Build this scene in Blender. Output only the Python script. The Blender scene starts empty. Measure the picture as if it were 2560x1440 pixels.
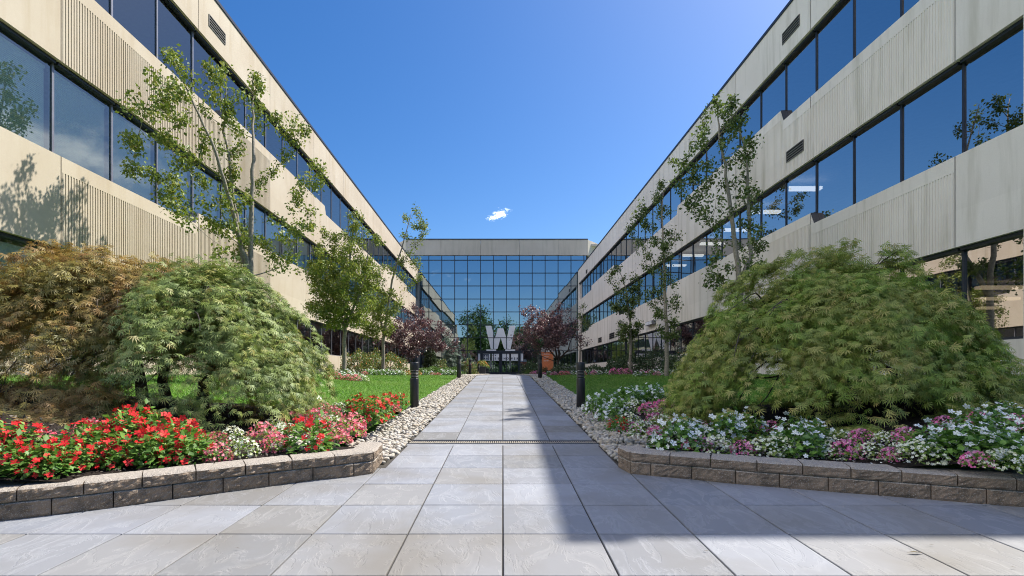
import bpy, math, random
import numpy as np
from mathutils import Vector
random.seed(7)
RNG = np.random.default_rng(11)
SC = bpy.context.scene
C = SC.collection
F, PX, PY = 1269.0, 1242.0, 933.0            # focal length and principal point of the photograph, in its pixels
WL, WR, ROOF = 7.94, 8.35, 10.5              # half width of the courtyard to each wing, wing height above eye level
END = 52.2
EYE = 1.185

# ------------------------------------------------------------------ terrain
def zp(y):
    return -EYE + 0.0475 * min(max(y, -3.0), 22.6)
def xc(y): return 0.0118 * y
def zt(x, y):
    t = min(max((abs(x - xc(y)) - 1.85) / 6.0, 0.0), 1.0)
    return zp(y) * (1 - t) + (-0.05) * t
def zbed(x, y):
    return max(zt(x, y), zp(y) + 0.185)
def G(px, y, f=zt):
    x = (px - PX) / F * y
    return (x, y, f(x, y))
def at(px, py, f=zbed):
    y = 2.0
    while y < 60:
        x = (px - PX) / F * y
        if -(py - PY) / F * y <= f(x, y): break
        y += 0.01
    return ((px - PX) / F * y, y, f((px - PX) / F * y, y))

# ------------------------------------------------------------------ object helpers
def link(o, parent=None):
    C.objects.link(o)
    if parent is not None: o.parent = parent
    return o
def tag(o, label=None, cat=None, group=None, kind=None):
    if label: o['label'] = label
    if cat: o['category'] = cat
    if group: o['group'] = group
    if kind: o['kind'] = kind
    return o
def empty(name, loc=(0, 0, 0), rz=0, label=None, cat=None, group=None):
    o = bpy.data.objects.new(name, None); o.location = loc; o.rotation_euler = (0, 0, rz)
    o.empty_display_size = 0.2
    return tag(link(o), label, cat, group)
def meshobj(name, V, Fc, mats, parent=None, smooth=False, mi=None):
    me = bpy.data.meshes.new(name)
    me.from_pydata([tuple(v) for v in V], [], Fc)
    for m in (mats if isinstance(mats, (list, tuple)) else [mats]): me.materials.append(m)
    if mi: me.polygons.foreach_set('material_index', mi)
    if smooth: me.polygons.foreach_set('use_smooth', [True] * len(me.polygons))
    me.update()
    return link(bpy.data.objects.new(name, me), parent)
def arrmesh(name, V, Q, mat, parent=None, smooth=False):
    """numpy verts (N,3), faces (M,k)"""
    me = bpy.data.meshes.new(name)
    M, k = Q.shape
    me.vertices.add(len(V)); me.vertices.foreach_set('co', np.ascontiguousarray(V, dtype=np.float32).ravel())
    me.loops.add(M * k); me.loops.foreach_set('vertex_index', np.ascontiguousarray(Q, dtype=np.int32).ravel())
    me.polygons.add(M); me.polygons.foreach_set('loop_start', np.arange(0, M * k, k, dtype=np.int32))
    if smooth: me.polygons.foreach_set('use_smooth', np.ones(M, dtype=bool))
    me.materials.append(mat)
    me.update(calc_edges=True)
    return link(bpy.data.objects.new(name, me), parent)
class MB:
    def __init__(s): s.V = []; s.F = []; s.M = []; s.m = 0
    def face(s, pts):
        n = len(s.V); s.V += [tuple(p) for p in pts]; s.F.append(tuple(range(n, n + len(pts)))); s.M.append(s.m)
    def box(s, a, b):
        x0, y0, z0 = a; x1, y1, z1 = b
        n = len(s.V)
        s.V += [(x0,y0,z0),(x1,y0,z0),(x1,y1,z0),(x0,y1,z0),(x0,y0,z1),(x1,y0,z1),(x1,y1,z1),(x0,y1,z1)]
        for f in ((0,3,2,1),(4,5,6,7),(0,1,5,4),(1,2,6,5),(2,3,7,6),(3,0,4,7)):
            s.F.append(tuple(n + i for i in f)); s.M.append(s.m)
    def tube(s, pts, rad, n=6, cap=True):
        pts = [Vector(p) for p in pts]; base = len(s.V); ref = Vector((0.31, 0.95, 0.1))
        for i, p in enumerate(pts):
            d = (pts[min(i+1, len(pts)-1)] - pts[max(i-1, 0)])
            d = d.normalized() if d.length > 1e-9 else Vector((0, 0, 1))
            u = d.cross(ref)
            if u.length < 0.05: u = d.cross(Vector((1, 0, 0)))
            u.normalize(); w = d.cross(u)
            for k in range(n):
                a = 2 * math.pi * k / n
                s.V.append(tuple(p + (u * math.cos(a) + w * math.sin(a)) * rad[i]))
        for i in range(len(pts) - 1):
            for k in range(n):
                s.F.append((base+i*n+k, base+i*n+(k+1)%n, base+(i+1)*n+(k+1)%n, base+(i+1)*n+k)); s.M.append(s.m)
        if cap:
            s.F.append(tuple(base + k for k in reversed(range(n)))); s.M.append(s.m)
            s.F.append(tuple(base + (len(pts)-1)*n + k for k in range(n))); s.M.append(s.m)
    def lathe(s, prof, n=24, c=(0, 0)):
        base = len(s.V)
        for r, z in prof:
            for k in range(n):
                a = 2*math.pi*k/n; s.V.append((c[0]+r*math.cos(a), c[1]+r*math.sin(a), z))
        for i in range(len(prof)-1):
            for k in range(n):
                s.F.append((base+i*n+k, base+i*n+(k+1)%n, base+(i+1)*n+(k+1)%n, base+(i+1)*n+k)); s.M.append(s.m)
        s.F.append(tuple(base+k for k in reversed(range(n)))); s.M.append(s.m)
        s.F.append(tuple(base+(len(prof)-1)*n+k for k in range(n))); s.M.append(s.m)
    def build(s, name, mats, parent=None, smooth=False):
        return meshobj(name, s.V, s.F, mats, parent, smooth, s.M if isinstance(mats, (list, tuple)) else None)
def lettering(body, h, loc, mat, parent, off, ext, align='CENTER'):
    cu = bpy.data.curves.new('lettering', 'FONT'); cu.body = body; cu.align_x = align
    cu.size = h / 0.70; cu.extrude = ext; cu.offset = off; cu.resolution_u = 3
    tmp = bpy.data.objects.new('tmp', cu); C.objects.link(tmp); bpy.context.view_layer.update()
    me = bpy.data.meshes.new_from_object(tmp.evaluated_get(bpy.context.evaluated_depsgraph_get()))
    bpy.data.objects.remove(tmp); bpy.data.curves.remove(cu); me.materials.clear(); me.materials.append(mat)
    o = link(bpy.data.objects.new('lettering', me), parent); o.location = loc; o.rotation_euler = (math.radians(90), 0, 0); return o
def children(o): return [c for c in bpy.data.objects if c.parent == o]
def dup(root, kids, loc, rz, scale, label, group):
    r = root.copy(); C.objects.link(r); r.location = loc; r.rotation_euler = (0, 0, rz); r.scale = scale
    r['label'] = label; r['group'] = group
    for k in kids:
        c = k.copy(); C.objects.link(c); c.parent = r
    return r

# ------------------------------------------------------------------ materials
def newmat(name):
    m = bpy.data.materials.new(name); m.use_nodes = True
    nt = m.node_tree; nt.nodes.clear()
    out = nt.nodes.new('ShaderNodeOutputMaterial')
    return m, nt, out
def N(nt, typ, **kw):
    n = nt.nodes.new(typ)
    for k, v in kw.items():
        if k in n.inputs.keys() and not hasattr(n, k): n.inputs[k].default_value = v
        else: setattr(n, k, v)
    return n
def L(nt, a, b): nt.links.new(a, b)
def noise(nt, vec, scale, detail=4, rough=0.55, dist=0.0):
    n = nt.nodes.new('ShaderNodeTexNoise'); n.inputs['Scale'].default_value = scale
    n.inputs['Detail'].default_value = detail; n.inputs['Roughness'].default_value = rough; n.inputs['Distortion'].default_value = dist
    if vec is not None: L(nt, vec, n.inputs['Vector'])
    return n.outputs['Fac']
def ramp(nt, fac, stops):
    r = nt.nodes.new('ShaderNodeValToRGB'); e = r.color_ramp.elements
    while len(e) < len(stops): e.new(0.5)
    for i, (p, c) in enumerate(stops):
        e[i].position = p; e[i].color = (*c, 1)
    L(nt, fac, r.inputs['Fac']); return r.outputs['Color']
def coords(nt, scale=(1, 1, 1)):
    tc = nt.nodes.new('ShaderNodeTexCoord'); mp = nt.nodes.new('ShaderNodeMapping')
    mp.inputs['Scale'].default_value = scale; L(nt, tc.outputs['Object'], mp.inputs['Vector']); return mp.outputs['Vector']
def geo_pos(nt, scale=(1, 1, 1)):
    g = nt.nodes.new('ShaderNodeNewGeometry'); mp = nt.nodes.new('ShaderNodeMapping')
    mp.inputs['Scale'].default_value = scale; L(nt, g.outputs['Position'], mp.inputs['Vector']); return mp.outputs['Vector']
def island(nt):
    return nt.nodes.new('ShaderNodeNewGeometry').outputs['Random Per Island']
def mixc(nt, fac, a, b, mode='MIX'):
    m = nt.nodes.new('ShaderNodeMix'); m.data_type = 'RGBA'; m.blend_type = mode
    for s, v in ((m.inputs['Factor'], fac), (m.inputs['A'], a), (m.inputs['B'], b)):
        if hasattr(v, 'links') or hasattr(v, 'is_linked'): L(nt, v, s)
        elif isinstance(v, tuple): s.default_value = (*v, 1)
        else: s.default_value = v
    return m.outputs['Result']
def bump(nt, h, strength, dist=0.01):
    b = nt.nodes.new('ShaderNodeBump'); b.inputs['Strength'].default_value = strength; b.inputs['Distance'].default_value = dist
    L(nt, h, b.inputs['Height']); return b.outputs['Normal']
def principled(nt, out, col, rough=0.7, metal=0.0, normal=None, spec=0.5):
    p = nt.nodes.new('ShaderNodeBsdfPrincipled')
    if hasattr(col, 'is_linked'): L(nt, col, p.inputs['Base Color'])
    else: p.inputs['Base Color'].default_value = (*col, 1)
    p.inputs['Roughness'].default_value = rough; p.inputs['Metallic'].default_value = metal
    p.inputs['Specular IOR Level'].default_value = spec
    if normal is not None: L(nt, normal, p.inputs['Normal'])
    L(nt, p.outputs['BSDF'], out.inputs['Surface']); return p
def simple(name, col, rough=0.6, metal=0.0, var=0.12, sc=8.0, spec=0.5):
    m, nt, out = newmat(name)
    f = noise(nt, coords(nt), sc, 5)
    c = ramp(nt, f, [(0.3, tuple(x*(1-var) for x in col)), (0.7, tuple(min(1, x*(1+var)) for x in col))])
    principled(nt, out, c, rough, metal, bump(nt, f, 0.05), spec); return m
def leafmat(name, stops, trans=0.35, gloss=0.08, patch=None, psc=2.2):
    m, nt, out = newmat(name)
    c = ramp(nt, island(nt), stops)
    if patch:
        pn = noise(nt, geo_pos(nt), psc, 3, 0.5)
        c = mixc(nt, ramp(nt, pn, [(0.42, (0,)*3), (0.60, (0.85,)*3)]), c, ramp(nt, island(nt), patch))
    d = N(nt, 'ShaderNodeBsdfDiffuse'); t = N(nt, 'ShaderNodeBsdfTranslucent'); g = N(nt, 'ShaderNodeBsdfGlossy')
    g.inputs['Roughness'].default_value = 0.55; g.inputs['Color'].default_value = (0.9, 0.95, 0.9, 1)
    L(nt, c, d.inputs['Color'])
    L(nt, mixc(nt, 0.5, c, (0.35, 0.45, 0.05), 'MULTIPLY') if False else c, t.inputs['Color'])
    m1 = N(nt, 'ShaderNodeMixShader'); m1.inputs[0].default_value = trans
    L(nt, d.outputs[0], m1.inputs[1]); L(nt, t.outputs[0], m1.inputs[2])
    m2 = N(nt, 'ShaderNodeMixShader'); m2.inputs[0].default_value = gloss
    L(nt, m1.outputs[0], m2.inputs[1]); L(nt, g.outputs[0], m2.inputs[2])
    L(nt, m2.outputs[0], out.inputs['Surface']); return m

def mat_concrete(name, a, b, streak):
    m, nt, out = newmat(name)
    big = noise(nt, geo_pos(nt, (0.5, 0.5, 0.5)), 0.9, 5, 0.6)
    st = noise(nt, geo_pos(nt, (2.2, 2.2, 0.22)), 1.3, 5, 0.6)
    fine = noise(nt, geo_pos(nt), 90.0, 3, 0.6)
    c = ramp(nt, big, [(0.35, a), (0.68, b)])
    c = mixc(nt, ramp(nt, st, [(0.50, (0, 0, 0)), (0.74, (0.6, 0.6, 0.6))]), c, streak)
    c = mixc(nt, ramp(nt, fine, [(0.3, (0.0,)*3), (0.75, (0.25,)*3)]), c, tuple(x*0.72 for x in a))
    g = N(nt, 'ShaderNodeNewGeometry'); sp = N(nt, 'ShaderNodeSeparateXYZ'); L(nt, g.outputs['Position'], sp.inputs[0])
    cb = N(nt, 'ShaderNodeCombineXYZ')
    for src, off_, div, dst in ((sp.outputs[1], -9.25, 4.26, 0), (sp.outputs[2], 0.4, 3.35, 1)):
        a_ = N(nt, 'ShaderNodeMath'); a_.operation = 'ADD'; a_.inputs[1].default_value = off_; L(nt, src, a_.inputs[0])
        d_ = N(nt, 'ShaderNodeMath'); d_.operation = 'DIVIDE'; d_.inputs[1].default_value = div; L(nt, a_.outputs[0], d_.inputs[0])
        f_ = N(nt, 'ShaderNodeMath'); f_.operation = 'FLOOR'; L(nt, d_.outputs[0], f_.inputs[0]); L(nt, f_.outputs[0], cb.inputs[dst])
    wn = N(nt, 'ShaderNodeTexWhiteNoise'); L(nt, cb.outputs[0], wn.inputs['Vector'])
    c = mixc(nt, ramp(nt, wn.outputs['Value'], [(0.0, (0,)*3), (1.0, (0.22,)*3)]), c, tuple(x*0.70 for x in a))
    principled(nt, out, c, 0.85, 0, bump(nt, fine, 0.25, 0.004), 0.25); return m
M = {}
M['concrete_l'] = mat_concrete('sunlit beige precast', (0.49, 0.41, 0.31), (0.58, 0.515, 0.415), (0.40, 0.315, 0.20))
M['concrete_r'] = mat_concrete('weathered shade-lifted precast', (0.72, 0.665, 0.60), (0.80, 0.755, 0.70), (0.335, 0.31, 0.225))  # same concrete as the left wing, colour lightened to make up for shade
M['concrete_c'] = mat_concrete('grey precast', (0.52, 0.46, 0.39), (0.60, 0.54, 0.47), (0.36, 0.33, 0.27))
M['coping'] = simple('dark coping metal', (0.035, 0.04, 0.06), 0.5, 0.4)
M['frame_dark'] = simple('dark bronze frame', (0.035, 0.042, 0.055), 0.45, 0.5)
M['frame_alu'] = simple('weathered aluminium frame', (0.22, 0.22, 0.25), 0.45, 0.6)
M['louver'] = simple('louver metal', (0.16, 0.15, 0.13), 0.6, 0.2)
M['black'] = simple('dark cavity', (0.012, 0.012, 0.014), 0.9)
M['interior'] = simple('dim office interior', (0.30, 0.31, 0.32), 0.9)
M['ceiling'] = simple('office ceiling tile', (0.35, 0.35, 0.34), 0.9)
M['blind'] = simple('window blind', (0.78, 0.82, 0.78), 0.7, 0, 0.05)
def glassmat(name, refl, tint, refl_col):
    m, nt, out = newmat(name)
    g = N(nt, 'ShaderNodeBsdfGlossy'); g.inputs['Roughness'].default_value = 0.012; g.inputs['Color'].default_value = (*refl_col, 1)
    t = N(nt, 'ShaderNodeBsdfTransparent'); t.inputs['Color'].default_value = (*tint, 1)
    wav = noise(nt, geo_pos(nt, (1, 1, 0.7)), 0.8, 2, 0.4)
    L(nt, bump(nt, wav, 0.06, 0.03), g.inputs['Normal'])
    lw = N(nt, 'ShaderNodeLayerWeight'); lw.inputs['Blend'].default_value = 0.35
    mr = N(nt, 'ShaderNodeMapRange'); mr.inputs['To Min'].default_value = refl; mr.inputs['To Max'].default_value = 1.0
    L(nt, lw.outputs['Fresnel'], mr.inputs['Value'])
    mx = N(nt, 'ShaderNodeMixShader'); L(nt, mr.outputs['Result'], mx.inputs[0])
    L(nt, t.outputs[0], mx.inputs[1]); L(nt, g.outputs[0], mx.inputs[2])
    L(nt, mx.outputs[0], out.inputs['Surface']); return m
M['glass_l'] = glassmat('tinted glass green', 0.13, (0.74, 0.84, 0.81), (0.84, 0.88, 0.88))
M['glass_r'] = glassmat('tinted glass blue', 0.54, (0.34, 0.38, 0.40), (0.95, 0.90, 0.88))
M['glass_c'] = glassmat('mirror glass blue', 0.50, (0.12, 0.17, 0.20), (0.68, 0.82, 0.92))
M['frost'] = simple('frosted film', (0.84, 0.86, 0.88), 0.6, 0, 0.04)
M['navy'] = simple('navy lettering', (0.02, 0.035, 0.07), 0.5)
M['steel'] = simple('brushed steel', (0.62, 0.62, 0.64), 0.3, 0.9)
M['bollard'] = simple('black bollard paint', (0.022, 0.023, 0.027), 0.42, 0.1, 0.2, 20)
M['bollard_ring'] = simple('bollard lens ring', (0.10, 0.10, 0.10), 0.4, 0.3)
M['sign_orange'] = simple('terracotta sign panel', (0.72, 0.24, 0.11), 0.5)
M['sign_white'] = simple('white sign cap', (0.78, 0.79, 0.83), 0.4)
M['sign_side'] = simple('tan sign edge', (0.42, 0.22, 0.12), 0.5)
M['pot'] = simple('dark planter', (0.05, 0.05, 0.055), 0.5)
def emit(name, col, s):
    m, nt, out = newmat(name); e = N(nt, 'ShaderNodeEmission'); e.inputs['Color'].default_value = (*col, 1); e.inputs['Strength'].default_value = s
    L(nt, e.outputs[0], out.inputs['Surface']); return m
M['lamp'] = emit('fluorescent tube', (1.0, 0.93, 0.86), 1.2)
M['lamp_warm'] = emit('warm tube', (1.0, 0.70, 0.42), 0.4)

def mat_slab(nm, tint):
    m, nt, out = newmat(nm)
    isl = island(nt)
    base = ramp(nt, isl, [(0.0, (0.175, 0.185, 0.203)), (0.3, (0.23, 0.237, 0.255)), (0.5, (0.19, 0.19, 0.19)), (0.75, (0.26, 0.267, 0.285)), (0.9, (0.215, 0.222, 0.242)), (1.0, (0.16, 0.155, 0.145))])
    pos = geo_pos(nt)
    # every slab has its own grain: shift the pattern by the slab's random number
    cx = N(nt, 'ShaderNodeCombineXYZ'); 
    mm = N(nt, 'ShaderNodeMath'); mm.operation = 'MULTIPLY'; mm.inputs[1].default_value = 37.0; L(nt, isl, mm.inputs[0])
    L(nt, mm.outputs[0], cx.inputs[2]); ad = N(nt, 'ShaderNodeVectorMath'); ad.operation = 'ADD'
    L(nt, pos, ad.inputs[0]); L(nt, cx.outputs[0], ad.inputs[1])
    mp = N(nt, 'ShaderNodeMapping'); mp.inputs['Scale'].default_value = (2.4, 1.1, 1.0); mp.inputs['Rotation'].default_value = (0, 0, 0.6)
    L(nt, ad.outputs[0], mp.inputs['Vector'])
    n1 = noise(nt, mp.outputs[0], 2.2, 7, 0.62, 0.7)
    n2 = noise(nt, ad.outputs[0], 5.0, 5, 0.6, 0.4)
    n3 = noise(nt, pos, 160.0, 2, 0.5)
    blot = noise(nt, pos, 1.1, 4, 0.55)
    c = mixc(nt, ramp(nt, n1, [(0.40, (0,)*3), (0.5, (0.30,)*3), (0.53, (0.0,)*3)]), base, (0.36, 0.365, 0.375))
    c = mixc(nt, ramp(nt, blot, [(0.44, (0,)*3), (0.68, (0.7,)*3)]), c, (0.17, 0.158, 0.138))
    c = mixc(nt, ramp(nt, n3, [(0.3, (0.16,)*3), (0.6, (0,)*3)]), c, (0.22, 0.22, 0.23))
    c = mixc(nt, 1.0, c, tint, 'MULTIPLY')
    h = N(nt, 'ShaderNodeMath'); h.operation = 'ADD'
    rs = N(nt, 'ShaderNodeMapRange'); rs.interpolation_type = 'SMOOTHSTEP'; rs.inputs['From Min'].default_value = 0.47; rs.inputs['From Max'].default_value = 0.52
    L(nt, n1, rs.inputs['Value']); L(nt, rs.outputs[0], h.inputs[0])
    k = N(nt, 'ShaderNodeMath'); k.operation = 'MULTIPLY'; k.inputs[1].default_value = 0.8; L(nt, n2, k.inputs[0]); L(nt, k.outputs[0], h.inputs[1])
    principled(nt, out, c, 0.72, 0, bump(nt, h.outputs[0], 0.5, 0.006), 0.35); return m
M['slab'] = mat_slab('riven bluestone paving', (1.06, 1.07, 1.10)); M['slab_warm'] = mat_slab('riven buff paving', (1.0, 0.97, 0.92))
M['joint'] = simple('dark joint sand', (0.06, 0.055, 0.05), 0.95)
def mat_block():
    m, nt, out = newmat('split face wall block')
    p = geo_pos(nt)
    n1 = noise(nt, p, 9.0, 5, 0.6); n2 = noise(nt, p, 120.0, 3, 0.7); n3 = noise(nt, p, 38.0, 4, 0.7)
    isl = island(nt)
    c = ramp(nt, isl, [(0.0, (0.21, 0.145, 0.095)), (0.5, (0.26, 0.195, 0.14)), (1.0, (0.33, 0.225, 0.15))])
    c = mixc(nt, ramp(nt, n1, [(0.40, (0,)*3), (0.70, (0.7,)*3)]), c, (0.06, 0.05, 0.04))
    c = mixc(nt, ramp(nt, n2, [(0.55, (0,)*3), (0.66, (0.8,)*3)]), c, (0.42, 0.38, 0.33))
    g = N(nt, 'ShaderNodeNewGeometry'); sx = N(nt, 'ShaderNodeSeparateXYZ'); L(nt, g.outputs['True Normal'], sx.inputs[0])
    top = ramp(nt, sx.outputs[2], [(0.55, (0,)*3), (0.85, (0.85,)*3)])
    top_tone = ramp(nt, n2, [(0.38, (0.24, 0.215, 0.185)), (0.62, (0.50, 0.45, 0.39))])  # upward faces take a lighter speckled tone
    c = mixc(nt, top, c, top_tone)
    principled(nt, out, c, 0.92, 0, bump(nt, n3, 0.8, 0.02), 0.2); return m
M['block'] = mat_block()
def mat_ground(name, cols, sc, b=0.6, rough=0.95):
    m, nt, out = newmat(name); p = geo_pos(nt)
    n1 = noise(nt, p, sc, 6, 0.65); n2 = noise(nt, p, sc * 9, 3, 0.7); n0 = noise(nt, p, 0.7, 3)
    c = ramp(nt, n2, [(0.3, cols[0]), (0.7, cols[1])])
    c = mixc(nt, ramp(nt, n0, [(0.35, (0,)*3), (0.7, (0.6,)*3)]), c, cols[2])
    principled(nt, out, c, rough, 0, bump(nt, n2, b, 0.02), 0.15); return m
M['lawn'] = mat_ground('lawn soil and turf', [(0.06, 0.15, 0.014), (0.11, 0.235, 0.028), (0.125, 0.225, 0.04)], 6)
M['mulch'] = mat_ground('dark shredded mulch', [(0.014, 0.010, 0.008), (0.045, 0.034, 0.028), (0.026, 0.019, 0.016)], 8, 1.0)
M['mulch_chip'] = leafmat('mulch chip', [(0, (0.016, 0.012, 0.009)), (0.6, (0.06, 0.045, 0.037)), (1, (0.20, 0.17, 0.14))], 0.0, 0.03)
M['gravelbase'] = mat_ground('gravel base', [(0.05, 0.045, 0.04), (0.12, 0.11, 0.09), (0.10, 0.09, 0.08)], 14)
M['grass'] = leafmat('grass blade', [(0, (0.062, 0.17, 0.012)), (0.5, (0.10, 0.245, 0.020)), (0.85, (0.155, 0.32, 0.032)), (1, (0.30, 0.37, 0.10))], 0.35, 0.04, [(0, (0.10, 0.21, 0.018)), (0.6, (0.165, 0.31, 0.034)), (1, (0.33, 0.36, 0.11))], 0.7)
def mat_pebble():
    m, nt, out = newmat('river pebble')
    c = ramp(nt, island(nt), [(0, (0.42, 0.37, 0.29)), (0.2, (0.55, 0.51, 0.43)), (0.4, (0.33, 0.30, 0.26)), (0.6, (0.62, 0.59, 0.53)), (0.8, (0.46, 0.38, 0.28)), (1, (0.50, 0.49, 0.47))])
    n = noise(nt, geo_pos(nt), 60, 4)
    c = mixc(nt, ramp(nt, n, [(0.35, (0.35,)*3), (0.65, (0,)*3)]), c, (0.24, 0.21, 0.17))
    principled(nt, out, c, 0.75, 0, None, 0.3); return m
M['pebble'] = mat_pebble()
M['bark_grey'] = simple('grey young bark', (0.25, 0.22, 0.18), 0.9, 0, 0.35, 25)
M['bark_dark'] = simple('dark bark', (0.07, 0.055, 0.045), 0.9, 0, 0.35, 25)
M['bark_mid'] = simple('brown bark', (0.13, 0.10, 0.075), 0.9, 0, 0.35, 25)
M['leaf_pear'] = leafmat('pear leaf', [(0, (0.09, 0.14, 0.018)), (0.45, (0.19, 0.255, 0.032)), (0.85, (0.30, 0.35, 0.055)), (1, (0.38, 0.34, 0.08))], 0.35, 0.05)
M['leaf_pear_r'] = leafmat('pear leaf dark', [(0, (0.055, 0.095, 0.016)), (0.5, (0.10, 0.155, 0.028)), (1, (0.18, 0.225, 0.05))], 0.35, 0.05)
M['leaf_plum'] = leafmat('purple plum leaf', [(0, (0.05, 0.015, 0.024)), (0.5, (0.13, 0.042, 0.055)), (0.85, (0.25, 0.10, 0.105)), (1, (0.38, 0.22, 0.19))], 0.25, 0.12)
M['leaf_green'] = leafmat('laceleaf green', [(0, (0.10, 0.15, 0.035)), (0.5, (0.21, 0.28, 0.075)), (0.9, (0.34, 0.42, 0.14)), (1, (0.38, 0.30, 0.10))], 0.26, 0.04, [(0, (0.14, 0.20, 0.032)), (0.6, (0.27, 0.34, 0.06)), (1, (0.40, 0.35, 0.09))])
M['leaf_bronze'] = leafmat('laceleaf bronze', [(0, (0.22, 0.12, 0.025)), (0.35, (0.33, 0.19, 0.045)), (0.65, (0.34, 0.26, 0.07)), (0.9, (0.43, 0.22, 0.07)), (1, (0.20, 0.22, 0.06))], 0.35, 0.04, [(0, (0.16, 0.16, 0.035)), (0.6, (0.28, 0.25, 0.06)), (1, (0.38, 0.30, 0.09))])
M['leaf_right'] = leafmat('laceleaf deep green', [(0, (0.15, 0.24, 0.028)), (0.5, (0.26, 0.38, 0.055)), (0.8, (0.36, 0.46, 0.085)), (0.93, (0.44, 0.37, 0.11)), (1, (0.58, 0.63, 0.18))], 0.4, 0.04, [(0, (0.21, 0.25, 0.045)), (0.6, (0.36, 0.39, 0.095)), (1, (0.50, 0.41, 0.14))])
M['leaf_bed'] = leafmat('bedding foliage', [(0, (0.06, 0.15, 0.016)), (0.5, (0.12, 0.26, 0.03)), (1, (0.23, 0.40, 0.07))], 0.35, 0.05)
M['leaf_lime'] = leafmat('begonia foliage', [(0, (0.09, 0.17, 0.016)), (0.5, (0.19, 0.30, 0.04)), (1, (0.32, 0.40, 0.07))], 0.35, 0.05)
M['leaf_bronze_bed'] = leafmat('reddish begonia foliage', [(0, (0.08, 0.06, 0.015)), (0.5, (0.14, 0.09, 0.03)), (1, (0.16, 0.17, 0.04))], 0.3, 0.08)
M['leaf_shrub'] = leafmat('rose shrub foliage', [(0, (0.07, 0.13, 0.018)), (0.5, (0.15, 0.225, 0.035)), (0.84, (0.27, 0.29, 0.06)), (1, (0.58, 0.24, 0.09))], 0.3, 0.08)
M['leaf_yew'] = leafmat('yew foliage', [(0, (0.022, 0.05, 0.014)), (0.6, (0.045, 0.09, 0.025)), (1, (0.085, 0.13, 0.036))], 0.2, 0.06)
M['leaf_juniper'] = leafmat('juniper foliage', [(0, (0.06, 0.13, 0.02)), (0.5, (0.11, 0.21, 0.035)), (1, (0.18, 0.28, 0.06))], 0.25, 0.05)
M['leaf_spruce'] = leafmat('blue spruce needles', [(0, (0.14, 0.19, 0.15)), (0.5, (0.26, 0.33, 0.27)), (1, (0.40, 0.46, 0.38))], 0.15, 0.06)
M['leaf_conifer'] = leafmat('dark conifer needles', [(0, (0.03, 0.055, 0.02)), (0.5, (0.06, 0.10, 0.035)), (1, (0.11, 0.15, 0.055))], 0.15, 0.05)
M['leaf_far'] = leafmat('shade tree foliage', [(0, (0.03, 0.06, 0.012)), (0.5, (0.055, 0.10, 0.02)), (1, (0.10, 0.16, 0.035))], 0.3, 0.04)
M['bl_red'] = leafmat('red petal', [(0, (0.55, 0.012, 0.018)), (0.7, (0.72, 0.022, 0.028)), (1, (0.80, 0.05, 0.05))], 0.2, 0.02)
M['bl_pink'] = leafmat('salmon pink petal', [(0, (0.62, 0.06, 0.11)), (0.5, (0.78, 0.16, 0.22)), (1, (0.85, 0.38, 0.42))], 0.2, 0.02)
M['bl_white'] = leafmat('white petal', [(0, (0.74, 0.78, 0.74)), (1, (0.88, 0.89, 0.90))], 0.2, 0.02)
M['bl_cream'] = leafmat('cream petal', [(0, (0.66, 0.68, 0.42)), (0.5, (0.78, 0.79, 0.62)), (1, (0.86, 0.87, 0.80))], 0.2, 0.02)
M['bl_mag'] = leafmat('magenta pink petal', [(0, (0.66, 0.08, 0.27)), (0.5, (0.80, 0.22, 0.45)), (1, (0.86, 0.45, 0.62))], 0.2, 0.02)
M['bl_violet'] = leafmat('violet petal', [(0, (0.16, 0.06, 0.50)), (1, (0.30, 0.14, 0.66))], 0.2, 0.02)
M['bl_orange'] = leafmat('orange petal', [(0, (0.66, 0.16, 0.04)), (0.5, (0.78, 0.34, 0.10)), (1, (0.80, 0.55, 0.25))], 0.2, 0.02)
M['dryleaf'] = leafmat('dry fallen leaf', [(0, (0.05, 0.035, 0.02)), (1, (0.14, 0.10, 0.05))], 0.1, 0.02)
M['edging'] = simple('black landscape edging', (0.03, 0.028, 0.025), 0.8)

# ------------------------------------------------------------------ leaf scattering
def frames(d, n):
    d = d / np.maximum(np.linalg.norm(d, axis=1, keepdims=True), 1e-9)
    n = n - d * np.sum(n * d, axis=1, keepdims=True)
    ln = np.linalg.norm(n, axis=1, keepdims=True)
    n = np.where(ln < 1e-4, np.array([[0.3, 0.4, 0.87]]), n); n = n / np.maximum(np.linalg.norm(n, axis=1, keepdims=True), 1e-9)
    y = np.cross(n, d)
    return np.stack([d, y, n], axis=2)       # columns: leaf axis, width, normal
def scatter(T, Q, pos, d, n, size):
    R = frames(d, n)
    V = np.einsum('nij,kj->nki', R, T) * size[:, None, None] + pos[:, None, :]
    K = len(T)
    q = Q[None] + (np.arange(len(pos)) * K)[:, None, None]
    return V.reshape(-1, 3), q.reshape(-1, Q.shape[1])
T_leaf = np.array([(0, 0, 0), (0.35, 0.27, 0.05), (0.7, 0.22, 0.03), (1, 0, -0.10), (0.7, -0.22, 0.03), (0.35, -0.27, 0.05), (0.45, 0, -0.03)], float)
Q_leaf = np.array([(0, 6, 2, 1), (6, 3, 2, 2), (0, 5, 4, 6), (6, 4, 3, 3)], int)
T_leaf = np.array([(0, 0, 0), (0.5, 0.30, 0.06), (1, 0, -0.10), (0.5, -0.30, 0.06), (0.5, 0, -0.02)], float)
Q_leaf = np.array([(0, 4, 2, 1), (0, 3, 2, 4)], int)
T_ndl = np.array([(0, 0.0, 0), (0.5, 0.11, 0), (1, 0, 0.0), (0.5, -0.11, 0.0)], float); Q_ndl = np.array([(0, 3, 2, 1)], int)
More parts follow.
